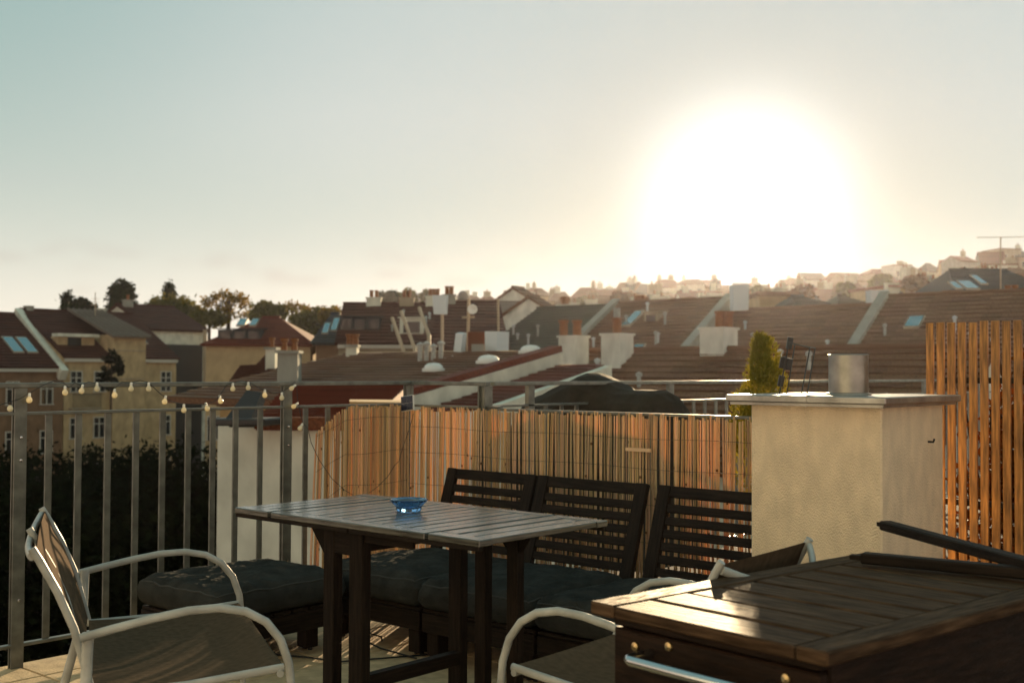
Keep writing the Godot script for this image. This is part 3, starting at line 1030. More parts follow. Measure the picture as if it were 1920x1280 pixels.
func cart() -> void:
	var ex := Vector3(0.99, 0, 0.14).normalized()   # across the cart, towards the right
	var ez := Vector3(0.14, 0, -0.99).normalized()  # along the cart, away
	var o0 := W(-1.543, 2.027, 0)
	var P := func(x: float, z: float, h: float) -> Vector3:
		return o0 + ex * x + ez * z + Vector3.UP * h
	var wd := 0.605
	var ln := 1.09
	var top := 0.74
	var o := thing("serving_cart", "weathered wooden serving cart with a slatted top and steel handle in the near right", "cart", P.call(wd / 2, ln / 2, 0))
	var bx := func(x0: float, x1: float, z0: float, z1: float, h0: float, h1: float, called: String, m: Material, r := 0.004) -> void:
		var p := Mb.new()
		p.off = Vector2(rng.randf(), rng.randf())
		p.obox(P.call((x0 + x1) / 2, (z0 + z1) / 2, (h0 + h1) / 2), ex * (x1 - x0) / 2, Vector3.UP * (h1 - h0) / 2, ez * (z1 - z0) / 2, r)
		part(o, called, p, m)
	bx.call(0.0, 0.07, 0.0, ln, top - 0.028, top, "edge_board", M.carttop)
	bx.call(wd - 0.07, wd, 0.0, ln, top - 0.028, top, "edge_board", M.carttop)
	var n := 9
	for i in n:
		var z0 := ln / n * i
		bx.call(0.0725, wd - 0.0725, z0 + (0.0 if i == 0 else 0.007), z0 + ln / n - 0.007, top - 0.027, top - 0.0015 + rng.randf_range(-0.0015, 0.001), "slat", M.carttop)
	# body: sides, drawer front, back, shelf, legs on wheels
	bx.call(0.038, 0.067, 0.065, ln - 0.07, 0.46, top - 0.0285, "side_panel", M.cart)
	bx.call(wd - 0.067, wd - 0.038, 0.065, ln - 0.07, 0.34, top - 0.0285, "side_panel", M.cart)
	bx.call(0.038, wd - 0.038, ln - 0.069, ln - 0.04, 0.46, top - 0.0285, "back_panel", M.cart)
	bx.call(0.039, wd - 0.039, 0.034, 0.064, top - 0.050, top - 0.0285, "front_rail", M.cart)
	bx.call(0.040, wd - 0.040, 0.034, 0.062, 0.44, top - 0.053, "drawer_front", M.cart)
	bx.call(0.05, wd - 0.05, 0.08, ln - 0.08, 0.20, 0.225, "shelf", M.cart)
	for x in [0.03, wd - 0.085]:
		for z in [0.066, ln - 0.125]:
			bx.call(x + (0.038 if x < 0.1 else -0.038), x + 0.055 + (0.038 if x < 0.1 else -0.038), z, z + 0.055, 0.09, top - 0.029, "leg", M.cart)
			var wl := Mb.new()
			wl.lathe(P.call(x + (0.05 if x < 0.1 else -0.02), z + 0.027, 0.045), [Vector2(0.0, 0.0), Vector2(0.040, 0.0), Vector2(0.045, 0.004), Vector2(0.045, 0.014), Vector2(0.040, 0.018), Vector2(0.0, 0.018)], 16, true, Basis(Vector3(0, 0, 1), -PI / 2))
			part(o, "wheel", wl, M.black)
	var hd := Mb.new()
	var hh := 0.648
	hd.tube([P.call(0.150, 0.032, hh), P.call(0.150, -0.026, hh), P.call(0.154, -0.038, hh), P.call(0.166, -0.045, hh), P.call(0.32, -0.047, hh), P.call(0.445, -0.045, hh), P.call(0.457, -0.038, hh), P.call(0.461, -0.026, hh), P.call(0.461, 0.032, hh)], 0.011, -1.0, 16)
	part(o, "handle", hd, M.chrome)
	for q in [[0.492, 0.665], [0.105, 0.655], [0.33, 0.585], [0.20, 0.672]]:
		var s := Mb.new()
		s.lathe(P.call(q[0], 0.0335, q[1]), [Vector2(0.010, 0.0), Vector2(0.009, 0.004), Vector2(0.0, 0.0055)], 12, true, Basis(ex, -ez, ex.cross(-ez)))
		part(o, "screw", s, M.brass)
	# the folded thing whose two rails jut out over the cart
	var k := thing("folded_chair", "folded dark wooden chair with two rails jutting out over the slatted cart", "folding chair", W(-0.8, 3.0, 0))
	var rails := [[W(-1.481, 3.405, 0.781), W(-0.57, 2.66, 0.781)], [W(-1.331, 2.875, 0.760), W(-0.45, 2.99, 0.760)]]
	for q in rails:
		var p := Mb.new()
		var d: Vector3 = (q[1] - q[0]).normalized()
		p.bar(q[0] + d * 0.03, q[1], Vector3.UP.cross(d), 0.040, 0.028, 0.004)
		part(k, "rail", p, M.wood)
		p = Mb.new()
		p.bar(q[0], q[0] + d * 0.0295, Vector3.UP.cross(d), 0.024, 0.012)
		part(k, "tenon", p, M.wood)
	for q in [[-0.60, 2.685, 0.766], [-0.48, 2.986, 0.745], [-0.62, 3.2, 0.70]]:
		var p := Mb.new()
		p.off = Vector2(rng.randf(), rng.randf())
		p.box(q[0] - 0.02, q[0] + 0.02, q[1] - 0.014, q[1] + 0.014, -0.004, q[2], 0.003)
		part(k, "leg", p, M.wood)
	var cb := Mb.new()
	cb.bar(W(-0.60, 2.66, 0.40), W(-0.62, 3.23, 0.40), Vector3.UP, 0.04, 0.02, 0.003)
	part(k, "crossbar", cb, M.wood)

func trellis() -> void:
	var o := thing("trellis", "orange stained screen of upright wooden slats at the right edge", "trellis", W(-1.4, 4.72, 0))
	for i in 26:
		var b := -1.833 + 0.0435 * i
		var p := Mb.new()
		p.off = Vector2(rng.randf(), rng.randf())
		var lean := rng.randf_range(-0.001, 0.002)
		p.obox(W(b, 4.71, 0.735), W(0.0158, 0, 0), W(lean * 0.5, 0, 0.714 + rng.randf_range(-0.004, 0.004)), W(0, 0.006, 0), 0.002)
		part(o, "slat", p, M.trellis)
	for h in [1.213, 0.72, 0.16]:
		var p := Mb.new()
		p.box(-1.795, -0.70, 4.718, 4.742, h - 0.012, h + 0.012, 0.002)
		part(o, "batten", p, M.batten)
	for b in [-1.30, -0.72]:
		var p := Mb.new()
		p.box(b - 0.02, b + 0.02, 4.749, 4.789, -0.006, 1.25, 0.002)
		part(o, "post", p, M.batten)

# ---------------------------------------------------------------- the town
func bdir(b: float, px: float, py: float) -> Vector3:
	# where the sight line through that place of the photograph meets the plane b
	var d := (px - 960.0) / F * RT + (640.0 - py) / F * UPV + FW
	return EYE + d * (b / d.x)

func window(root: Node3D, c: Vector3, x: Vector3, n: Vector3, w: float, h: float, mullion := true) -> void:
	var f := Mb.new()
	var t := 0.07
	var up := Vector3.UP
	f.obox(c + up * (h / 2 - t / 2) + n * 0.03, x * w / 2, up * t / 2, n * 0.03)
	f.obox(c - up * (h / 2 - t / 2) + n * 0.03, x * (w / 2 + 0.06), up * t / 2, n * 0.06)
	for s in [-1.0, 1.0]:
		f.obox(c + x * s * (w / 2 - t / 2) + n * 0.03, x * t / 2, up * (h / 2 - t), n * 0.03)
	if mullion:
		f.obox(c + n * 0.025, x * 0.035, up * (h / 2 - t), n * 0.025)
		f.obox(c + up * h * 0.18 + n * 0.02, x * (w / 2 - t), up * 0.03, n * 0.02)
	var o := part(root, "window", f, M.frame)
	var g := Mb.new()
	g.obox(c + n * 0.006, x * (w / 2 - t), up * (h / 2 - t), n * 0.006)
	part(o, "pane", g, M.glass)

func chimney_stack(roof: Node3D, c: Vector3, x: Vector3, z: Vector3, w: float, d: float, h: float, m: Material, pots: int) -> void:
	var p := Mb.new()
	p.obox(c + Vector3.UP * (h / 2 - 0.6), x * w / 2, Vector3.UP * (h / 2 + 0.6), z * d / 2)
	p.obox(c + Vector3.UP * (h + 0.04), x * (w / 2 + 0.05), Vector3.UP * 0.04, z * (d / 2 + 0.05))
	var o := part(roof, "chimney", p, m)
	for i in pots:
		var q := Mb.new()
		q.lathe(c + x * w * (0.7 * (i + 0.5) / pots - 0.35) + Vector3.UP * (h + 0.08), [Vector2(0.11, 0.0), Vector2(0.10, 0.32), Vector2(0.125, 0.34), Vector2(0.125, 0.40), Vector2(0.0, 0.40)], 8)
		part(o, "chimney_pot", q, M.terracotta)

# a house: left and right end of its eave, way to the back, depth, rise of the ridge
func house(called: String, label: String, cat: String, e0: Vector3, e1: Vector3, z: Vector3, depth: float, rise: float, base: float, wall: Material, roofm: Material, o := {}) -> Node3D:
	var h := (e0.y + e1.y) / 2
	z = Vector3(z.x, 0, z.z).normalized()
	var x := Vector3(-z.z, 0, z.x)
	var p0 := Vector3(e0.x, h, e0.z)
	if (e1 - e0).dot(x) < 0.0:
		x = -x
	var w := (e1 - e0).dot(x)
	var up := Vector3.UP
	var root := thing(called, label, cat, Vector3(p0.x, base, p0.z) + x * w / 2, o.get("group", ""))
	var P := func(i: float, j: float, k: float) -> Vector3:
		return p0 + x * i + z * j + up * k
	var mb := Mb.new()
	var bot := base - h
	var hip: float = o.get("hip", 0.0)
	mb.quad(P.call(0, 0, bot), P.call(w, 0, bot), P.call(w, 0, 0), P.call(0, 0, 0))
	mb.quad(P.call(w, 0, bot), P.call(w, depth, bot), P.call(w, depth, 0), P.call(w, 0, 0))
	mb.quad(P.call(w, depth, bot), P.call(0, depth, bot), P.call(0, depth, 0), P.call(w, depth, 0))
	mb.quad(P.call(0, depth, bot), P.call(0, 0, bot), P.call(0, 0, 0), P.call(0, depth, 0))
	if hip == 0.0:
		mb.tri(P.call(w, 0, 0), P.call(w, depth, 0), P.call(w, depth / 2, rise))
		mb.tri(P.call(0, depth, 0), P.call(0, 0, 0), P.call(0, depth / 2, rise))
	part(root, "wall", mb, wall)
	var n: Vector3 = -z
	# roof
	var st: float = o.get("step", 0.45)
	var s := rise / (depth / 2)
	var ov := 0.3
	var rf := Mb.new()
	var l := 0.12
	if rise > 0.0:
		rf.courses(P.call(-ov * 0.5, -ov, -ov * s + l), P.call(w + ov * 0.5, -ov, -ov * s + l), P.call(w + ov * 0.5 - hip, depth / 2, rise + l), P.call(-ov * 0.5 + hip, depth / 2, rise + l), st)
		rf.courses(P.call(w + ov * 0.5, depth + ov, -ov * s + l), P.call(-ov * 0.5, depth + ov, -ov * s + l), P.call(-ov * 0.5 + hip, depth / 2, rise + l), P.call(w + ov * 0.5 - hip, depth / 2, rise + l), st)
		if hip > 0.0:
			rf.slab([P.call(w + ov, -ov, -ov * s + l), P.call(w + ov, depth + ov, -ov * s + l), P.call(w + ov * 0.5 - hip, depth / 2, rise + l)], 0.1)
			rf.slab([P.call(-ov, depth + ov, -ov * s + l), P.call(-ov, -ov, -ov * s + l), P.call(-ov * 0.5 + hip, depth / 2, rise + l)], 0.1)
		rf.tube([P.call(-ov * 0.5 + hip, depth / 2, rise + l + 0.03), P.call(w + ov * 0.5 - hip, depth / 2, rise + l + 0.03)], 0.11, 0.09, 6)
	else:
		rf.obox(P.call(w / 2, depth / 2, 0.12), x * (w / 2 + 0.15), up * 0.12, z * (depth / 2 + 0.15))
	var roof := part(root, "roof", rf, roofm)
	for c in o.get("chimneys", []):
		chimney_stack(roof, P.call(w * c[0], depth * c[1], rise * (1.0 - absf(c[1] - 0.5) * 2.0)), x, z, c[2], c[3], c[4], c[5], c[6])
	for k in o.get("skylights", []):
		# [across, from, to up the slope, width]
		var a: Vector3 = P.call(w * k[0] - k[3] / 2, depth / 2 * k[1], rise * k[1] + l + 0.10)
		var b: Vector3 = P.call(w * k[0] + k[3] / 2, depth / 2 * k[1], rise * k[1] + l + 0.10)
		var c: Vector3 = P.call(w * k[0] + k[3] / 2, depth / 2 * k[2], rise * k[2] + l + 0.10)
		var d: Vector3 = P.call(w * k[0] - k[3] / 2, depth / 2 * k[2], rise * k[2] + l + 0.10)
		var q := Mb.new()
		q.slab([a, b, c, d], 0.09)
		var so := part(roof, "skylight", q, M.pole)
		q = Mb.new()
		var m := (a + b + c + d) / 4
		var f: Vector3 = (b - a).cross(d - a).normalized() * 0.012
		q.slab([a.lerp(m, 0.1) + f, b.lerp(m, 0.1) + f, c.lerp(m, 0.1) + f, d.lerp(m, 0.1) + f], 0.01)
		part(so, "pane", q, M.skylight)
	for k in o.get("dormers", []):
		# [across, up the slope, width, height]
		var c: Vector3 = P.call(w * k[0], depth / 2 * k[1], rise * k[1])
		var q := Mb.new()
		var len: float = k[3] / s + 0.3
		q.obox(c + up * k[3] / 2 + z * len / 2, x * k[2] / 2, up * k[3] / 2, z * len / 2)
		q.slab([c + up * (k[3] + 0.08) - x * (k[2] / 2 + 0.1) - z * 0.12, c + up * (k[3] + 0.08) + x * (k[2] / 2 + 0.1) - z * 0.12, c + up * (k[3] + 0.14) + x * (k[2] / 2 + 0.1) + z * len, c + up * (k[3] + 0.14) - x * (k[2] / 2 + 0.1) + z * len], 0.06)
		var dm := part(roof, "dormer", q, k[4] if k.size() > 4 else wall)
		q = Mb.new()
		q.obox(c + up * k[3] * 0.5 - z * 0.01, x * k[2] * 0.34, up * k[3] * 0.32, z * 0.02)
		part(dm, "pane", q, M.glass)
	for i in o.get("vents", 0):
		var k := rng.randf_range(0.1, 0.85)
		var c: Vector3 = P.call(w * rng.randf_range(0.08, 0.92), depth / 2 * k, rise * k)
		var hh := rng.randf_range(0.3, 0.6)
		var q := Mb.new()
		q.lathe(c, [Vector2(0.05, -0.1), Vector2(0.05, hh), Vector2(0.085, hh + 0.01), Vector2(0.085, hh + 0.08), Vector2(0.0, hh + 0.12)], 8)
		part(roof, "vent_pipe", q, M.flash if i % 2 else M.white)
	var rows: int = o.get("rows", 0)
	var cols: int = o.get("cols", 0)
	var ww: float = o.get("ww", 1.0)
	var wh: float = o.get("wh", 1.5)
	var storey: float = o.get("storey", 3.1)
	for r in rows:
		for c in cols:
			if o.has("skip") and [r, c] in o.skip:
				continue
			window(root, P.call(w * (c + 0.5) / cols, 0.0, -1.0 - wh / 2 - storey * r), x, n, ww, wh, o.get("mullion", true))
	if o.get("ends", false):
		for r in rows:
			for c in maxi(1, int(depth / 3.5)):
				window(root, P.call(w, depth * (c + 0.5) / maxi(1, int(depth / 3.5)), -1.0 - wh / 2 - storey * r), z, x, ww, wh, false)
	if o.get("cornice", false):
		var q := Mb.new()
		q.obox(P.call(w / 2, -0.12, -0.25), x * w / 2, up * 0.12, z * 0.12)
		part(root, "cornice", q, M.frame)
	return root

func town() -> void:
	var wl: Dictionary = M.walls
	var rf: Dictionary = M.roofs
	var A := Vector3(0, 0, -1)
	var B := Vector3(1, 0, 0)
	# ---- row across the courtyard, facades towards the right
	house("town_house", "brown rendered house at the far left with two teal roof windows", "house", bdir(-75, -150, 686), bdir(-75, 118, 686), -B, 12.6, 3.65, -18, wl.brown, rf.dark, {"rows": 5, "cols": 4, "wh": 1.6, "ww": 0.9, "storey": 3.3, "step": 0.4, "cornice": true, "vents": 3, "skylights": [[0.735, 0.2, 0.5, 0.75], [0.84, 0.2, 0.5, 0.75]], "chimneys": [[0.60, 0.5, 2.6, 0.7, 0.6, wl.brown, 4]]})
	var h2 := house("town_house", "cream house with a roof loggia and a pale ribbed metal roof over its stair tower", "house", bdir(-75, 120, 669), bdir(-75, 330, 669), -B, 12.6, 3.3, -18, wl.cream, rf.dark, {"rows": 5, "cols": 5, "wh": 1.5, "ww": 0.9, "storey": 3.2, "step": 0.4, "cornice": true, "skip": [[0, 2], [0, 3], [1, 2], [1, 3], [2, 2], [2, 3], [3, 2], [3, 3], [4, 2], [4, 3]], "skylights": [[0.80, 0.25, 0.62, 0.8]], "chimneys": [[0.06, 0.5, 0.5, 0.5, 0.3, wl.grey, 0], [0.72, 0.52, 0.6, 0.6, 0.5, wl.pale, 0]]})
	# stair tower and its metal roof
	var t0 := bdir(-74.6, 212, 640)
	var t1 := bdir(-74.6, 273, 640)
	var q := Mb.new()
	q.prism([Vector3(t0.x, 0, t0.z), Vector3(t1.x, 0, t1.z), Vector3(t1.x - 6.0, 0, t1.z), Vector3(t0.x - 6.0, 0, t0.z)], -17.9, 3.72)
	var tower := part(h2, "stair_tower", q, wl.cream)
	for h in [2.6, 0.6, -1.6, -4.4]:
		q = Mb.new()
		q.obox(Vector3(t0.x + 0.02, h, (t0.z + t1.z) / 2), Vector3(0.03, 0, 0), Vector3(0, 0.04, 0), Vector3(0, 0, absf(t1.z - t0.z) / 2 - 0.05))
		part(tower, "joint", q, wl.beige)
	q = Mb.new()
	q.courses(Vector3(t0.x + 0.4, 3.62, t0.z + 0.3), Vector3(t1.x + 0.4, 3.62, t1.z - 0.2), Vector3(t1.x - 6.0, 5.72, t1.z + 0.2), Vector3(t0.x - 6.0, 5.72, t0.z + 0.3), 0.9, 0.02)
	for i in 7:
		var k := i / 6.0
		q.bar(Vector3(t0.x + 0.4, 3.68, t0.z + 0.3).lerp(Vector3(t1.x + 0.4, 3.68, t1.z - 0.2), k), Vector3(t0.x - 6.0, 5.78, t0.z + 0.3).lerp(Vector3(t1.x - 6.0, 5.78, t1.z + 0.2), k), Vector3(0, 0, 1), 0.06, 0.07)
	part(tower, "metal_roof", q, rf.light)
	# loggia let into the roof
	var g0 := bdir(-76.2, 108, 655)
	var g1 := bdir(-76.2, 176, 655)
	q = Mb.new()
	q.box(g0.x - 2.5, g0.x, -g0.z, -g1.z, g0.y, g0.y + 0.9)
	var lg := part(h2, "loggia", q, wl.cream)
	q = Mb.new()
	q.box(g0.x - 0.5, g0.x + 0.35, -g0.z - 0.2, -g1.z + 0.2, g0.y + 0.9, g0.y + 1.12)
	part(lg, "lintel", q, wl.pale)
	q = Mb.new()
	q.box(g0.x, g0.x + 0.03, -g0.z + 0.7, -g0.z + 1.7, g0.y + 0.02, g0.y + 0.86)
	part(lg, "pane", q, M.glass)
	# pale firewall between the two roofs
	q = Mb.new()
	var f0 := bdir(-74.6, 118, 684)
	q.slab([Vector3(f0.x + 0.3, 1.2, f0.z + 0.25), Vector3(f0.x + 0.3, 1.2, f0.z - 0.25), Vector3(f0.x - 6.6, 5.62, f0.z - 0.25), Vector3(f0.x - 6.6, 5.62, f0.z + 0.25)], 0.8)
	part(h2, "firewall", q, wl.pale)
	# balcony rails on the facade
	for k in [[135, 190, 765], [140, 185, 865]]:
		var a := bdir(-74.4, k[0], k[2])
		var b := bdir(-74.4, k[1], k[2])
		q = Mb.new()
		q.box(a.x - 0.6, a.x, -a.z, -b.z, a.y - 0.12, a.y)
		var bo := part(h2, "balcony", q, wl.beige)
		q = Mb.new()
		q.box(a.x - 0.03, a.x, -a.z, -b.z, a.y + 0.92, a.y + 0.97)
		for i in 20:
			var s := -a.z + (-b.z + a.z) * (i + 0.5) / 20.0
			q.box(a.x - 0.025, a.x - 0.005, s - 0.012, s + 0.012, a.y + 0.001, a.y + 0.919)
		part(bo, "balcony_rail", q, M.black)
	house("town_house", "long low roofed house with a dark gateway behind the bulbs", "house", bdir(-80, 283, 619), bdir(-80, 388, 619), -B, 10, 2.0, -18, wl.pale, rf.dark, {"step": 0.4, "chimneys": [[0.12, 0.45, 0.7, 0.5, 0.6, wl.grey, 1]]})
	q = Mb.new()
	var d0 := bdir(-79.9, 312, 640)
	var d1 := bdir(-79.9, 379, 640)
	q.box(d0.x, d0.x + 0.04, -d0.z, -d1.z, -17.0, 3.25)  # flat black sheet painted for the shade inside the opening
	part(get_node("town_house_002"), "gateway", q, M.black)
	q = Mb.new()
	q.tube([bdir(-79, 384, 618), bdir(-79, 384, 760)], 0.16, -1.0, 8)
	part(get_node("town_house_002"), "downpipe", q, M.pole)
	house("town_house", "cream walled house under a red hipped roof with flat skylights", "house", at(386, 645, 66), at(582, 645, 66), FLAT_F, 7.0, 1.55, -18, wl.cream, rf.red, {"hip": 2.6, "step": 0.35, "skylights": [[0.24, 0.6, 0.9, 0.5], [0.36, 0.6, 0.9, 0.4]], "dormers": [[0.16, 0.12, 0.8, 0.65, rf.slate], [0.30, 0.12, 0.8, 0.65, rf.slate], [0.44, 0.12, 0.8, 0.65, rf.slate]], "rows": 4, "cols": 5, "wh": 1.4, "skip": [[0, 0], [0, 1], [0, 2], [0, 3], [0, 4]]})
	q = Mb.new()
	q.tube([at(178, 592, 84), at(178, 548, 84)], 0.035, -1.0, 6)
	for k in [560, 566, 572]:
		q.tube([at(170, k, 84), at(186, k, 84)], 0.018, -1.0, 5)
	single("roof_aerial", q, M.pole, "thin aerial on the roof ridge between the drooping conifer and the tall dense tree", "antenna")
	# ---- the building just below, with the pale wall behind the balusters
	var n0 := thing("rear_wing", "pale rendered rear wing with a red tiled roof just beyond the railing", "building", at(520, 1300, 16.0))
	q = Mb.new()
	var c0 := at(408, 792, 16.4)
	var c1 := at(640, 792, 15.6)
	q.prism([c0, c1, c1 + A * 5.0 - B * 2.0, c0 + A * 5.0 - B * 2.0], -18, 0.50)
	part(n0, "wall", q, wl.pale)
	q = Mb.new()
	q.courses(at(478, 789, 16.0), at(690, 789, 15.2), at(770, 717, 20.5), at(548, 716, 21.5), 0.30)
	var nr := part(n0, "roof", q, rf.red)
	q = Mb.new()
	q.bar(at(480, 793, 16.02), at(690, 793, 15.22), Vector3.UP, 0.16, 0.10)
	part(nr, "eaves_board", q, rf.orange)
	q = Mb.new()
	q.prism([at(655, 755, 15.5), at(768, 755, 15.2), at(768, 755, 16.4), at(655, 755, 16.6)], -2.0, 0.83)
	part(n0, "ochre_wall", q, wl.ochre)
	# slate hood that stands on the wing's flat end
	var hd := thing("roof_hood", "slate grey tilted hood on a dark plinth, seen between the railing bars", "roof vent", at(455, 795, 15.8))
	q = Mb.new()
	q.slab([at(422, 785, 15.6), at(470, 785, 15.5), at(490, 735, 15.9), at(462, 731, 16.0)], 0.16)
	part(hd, "hood", q, rf.slate)
	q = Mb.new()
	q.bar(at(408, 790, 15.85), at(515, 790, 15.5), FLAT_F, 0.5, 0.10, 0.02)
	part(hd, "plinth", q, M.black)
	# ---- roofs beyond the corner: tile strips stepping up between pale parapets
	var pr := thing("stepped_roof", "low brown tiled roof with three small domes, edged by pale parapets", "roof", at(860, 720, 22))
	q = Mb.new()
	var r0 := at(690, 757, 22.0)
	var r1 := r0 + A * 5.63 + Vector3.UP * 1.12
	q.courses(r0 - B * 7.0, r0, r1, r1 - B * 7.0, 0.30, 0.03)
	part(pr, "tiles", q, rf.tile)
	q = Mb.new()
	q.bar(r0 + Vector3(0.05, 0.03, 0), r1 + Vector3(0.05, 0.03, 0), Vector3.UP, 0.14, 0.34)
	part(pr, "verge", q, rf.red)
	q = Mb.new()
	q.slab([r0 + Vector3(0.24, -4, 0), r1 + Vector3(0.24, -4, 0), r1 + Vector3(0.24, -0.05, 0), r0 + Vector3(0.24, -0.05, 0)], 0.2)
	part(pr, "parapet", q, wl.pale)
	var s0 := r0 + Vector3(0.25, -0.62, 1.0)
	var s1 := r1 + Vector3(0.25, -0.32, 0)
	q = Mb.new()
	q.courses(s0, s0 + B * 1.15, s1 + B * 1.15, s1, 0.30, 0.03)
	part(pr, "lower_tiles", q, rf.red)
	q = Mb.new()
	q.slab([s0 + B * 1.36 - Vector3(0, 4, 0), s1 + B * 1.36 - Vector3(0, 4, 0), s1 + B * 1.36 + Vector3(0, -0.03, 0), s0 + B * 1.36 + Vector3(0, -0.03, 0)], 0.2)
	part(pr, "lower_parapet", q, wl.pale)
	for k in [[1.35, 3.1, 0.21], [0.55, 4.0, 0.24], [0.35, 5.2, 0.24]]:
		var dc: Vector3 = r0 - B * k[0] + A * k[1] + Vector3.UP * (1.12 * k[1] / 5.63)
		q = Mb.new()
		q.lathe(dc, [Vector2(k[2] + 0.04, 0.0), Vector2(k[2] + 0.04, 0.07), Vector2(k[2], 0.075), Vector2(k[2] * 0.92, 0.13), Vector2(k[2] * 0.6, 0.18), Vector2(0, 0.20)], 16)
		part(pr, "dome", q, M.white_plastic)
	# vent pipes in a row, on that roof
	var vp := thing("vent_pipes", "cluster of pale vent pipes on a white base on the low tiled roof", "vent pipes", at(795, 685, 27))
	q = Mb.new()
	q.bar(at(782, 690, 27), at(842, 672, 27.6), FLAT_F, 0.4, 0.08)
	part(vp, "base", q, M.white_plastic)
	for k in [[787, 645, 684], [799, 643, 681], [812, 648, 677], [826, 642, 672]]:
		q = Mb.new()
		q.tube([at(k[0], k[2], 27.2), at(k[0] + 1, k[1], 27.2)], 0.055, -1.0, 8)
		q.lathe(at(k[0] + 1, k[1], 27.2), [Vector2(0.09, -0.04), Vector2(0.09, 0.0), Vector2(0.0, 0.05)], 8)
		part(vp, "pipe", q, M.white)
	# three slanting struts
	for k in [[735, 596, 760, 667, "lowest slanting pole left of the pale board on its mast"], [752, 584, 777, 652, "middle slanting pole left of the pale board on its mast"], [786, 577, 804, 628, "slanting pole nearest the pale board on its mast"]]:
		q = Mb.new()
		q.tube([at(k[0], k[1], 31), at(k[2], k[3], 30), at(k[2] + 2, k[3] + 60, 29.8)], 0.05, -1.0, 8)
		single("slanting_pole", q, M.pole, k[4], "pole", "slanting poles over the tiled roof")
	# board and dish masts
	var ms := thing("board_mast", "pale blue board on a thin mast above the mansard roof", "mast", at(829, 680, 30))
	q = Mb.new()
	q.tube([at(829, 690, 30), at(829, 588, 30)], 0.04, -1.0, 8)
	part(ms, "mast", q, M.pole)
	q = Mb.new()
	q.slab([at(813, 589, 30), at(836, 589, 29.9), at(838, 553, 29.9), at(810, 553, 30)], 0.1)
	part(ms, "board", q, M.panel)
	ms = thing("dish_mast", "aerial mast with a small round dish left of the pale hut", "antenna", at(877, 680, 30))
	q = Mb.new()
	q.tube([at(876, 690, 30), at(879, 560, 30)], 0.04, -1.0, 8)
	q.tube([at(866, 595, 30), at(890, 594, 30)], 0.025, -1.0, 6)
	part(ms, "mast", q, M.pole)
	q = Mb.new()
	q.lathe(at(886, 580, 29.9), [Vector2(0.0, 0.03), Vector2(0.09, 0.04), Vector2(0.13, 0.09), Vector2(0.12, 0.10), Vector2(0.0, 0.06)], 16, true, Basis(FLAT_R, -FLAT_F, FLAT_R.cross(-FLAT_F)))
	part(ms, "dish", q, M.white_plastic)
	q = Mb.new()
	q.tube([at(935, 668, 31), at(934, 560, 31)], 0.03, -1.0, 6)
	single("aerial_pole", q, M.pole, "thin aerial pole right of the pale hut on the tiled roof", "antenna")
	# hut with a red door between pale side panels
	var ht := thing("roof_hut", "small rooftop hut with a rust red front between two pale blue side panels", "roof hut", at(905, 670, 28))
	q = Mb.new()
	q.slab([at(877, 668, 28), at(909, 668, 28), at(909, 622, 28), at(877, 622, 28)], 0.5)
	part(ht, "front", q, rf.orange)
	q = Mb.new()
	q.slab([at(909, 668, 27.9), at(931, 667, 27.7), at(932, 621, 27.7), at(909, 621, 27.9)], 0.5)
	part(ht, "side_panel", q, M.panel)
	q = Mb.new()
	q.slab([at(864, 660, 27.7), at(872, 660, 27.9), at(875, 624, 27.9), at(868, 626, 27.7)], 0.2)
	part(ht, "side_panel", q, M.panel)
	q = Mb.new()
	q.slab([at(884, 667, 27.6), at(907, 667, 27.6), at(907, 645, 27.6), at(884, 645, 27.6)], 0.3)
	part(ht, "unit", q, wl.grey)
	q = Mb.new()
	q.bar(at(876, 671, 27.5), at(912, 670, 27.4), FLAT_F, 0.5, 0.06)
	part(ht, "base", q, M.white_plastic)
	# ---- mansard block in the middle distance
	house("mansard_block", "long block with dormers in a dark mansard roof, half-round dormer at its right", "building", at(634, 640, 62), at(818, 640, 62), FLAT_F, 5.4, 2.05, -18, wl.beige, rf.dark, {"step": 0.3, "rows": 5, "cols": 7, "wh": 1.2, "ww": 0.8, "storey": 2.9, "cornice": true, "vents": 4, "dormers": [[0.06, 0.25, 0.7, 0.8, rf.slate], [0.20, 0.25, 0.7, 0.8, rf.slate], [0.34, 0.25, 0.7, 0.8, rf.slate], [0.74, 0.15, 1.3, 0.95, wl.pale]], "chimneys": [[0.3, 0.5, 0.8, 0.5, 0.4, wl.pale, 2], [0.65, 0.5, 0.8, 0.5, 0.4, wl.beige, 2], [0.94, 0.5, 0.9, 0.5, 0.5, wl.pale, 3]]})
	house("town_house", "grey roofed annex with flat skylights left of the mansard block", "house", at(592, 643, 64), at(634, 641, 64), FLAT_F, 6.0, 1.6, -18, wl.brown, rf.slate, {"step": 0.3, "hip": 0.5, "rows": 3, "cols": 2, "skylights": [[0.3, 0.2, 0.6, 0.35], [0.65, 0.3, 0.8, 0.35]]})
	house("town_house", "steep dark roofed house behind the pale board on its mast", "house", at(806, 650, 52), at(945, 650, 52), FLAT_F, 7.0, 2.1, -18, wl.beige, rf.dark, {"step": 0.3, "rows": 3, "cols": 4, "hip": 0.4, "chimneys": [[0.2, 0.5, 0.6, 0.5, 0.4, wl.grey, 2]]})
	house("town_house", "pale blank gabled house right of the steep dark roof", "house", at(903, 600, 76), at(1006, 600, 76), FLAT_F, 8.0, 1.3, -18, wl.white, rf.light, {"rows": 2, "cols": 2, "skip": [[0, 0], [0, 1]]})
	# lower roofs in front of them
	var lr := thing("low_roof", "low dark tiled roof stepping up to a grey chimney stack", "roof", at(470, 740, 30))
	q = Mb.new()
	q.courses(at(404, 752, 29.5), at(560, 752, 28), at(525, 682, 37), at(450, 686, 38), 0.3)
	part(lr, "tiles", q, rf.dark)
	q = Mb.new()
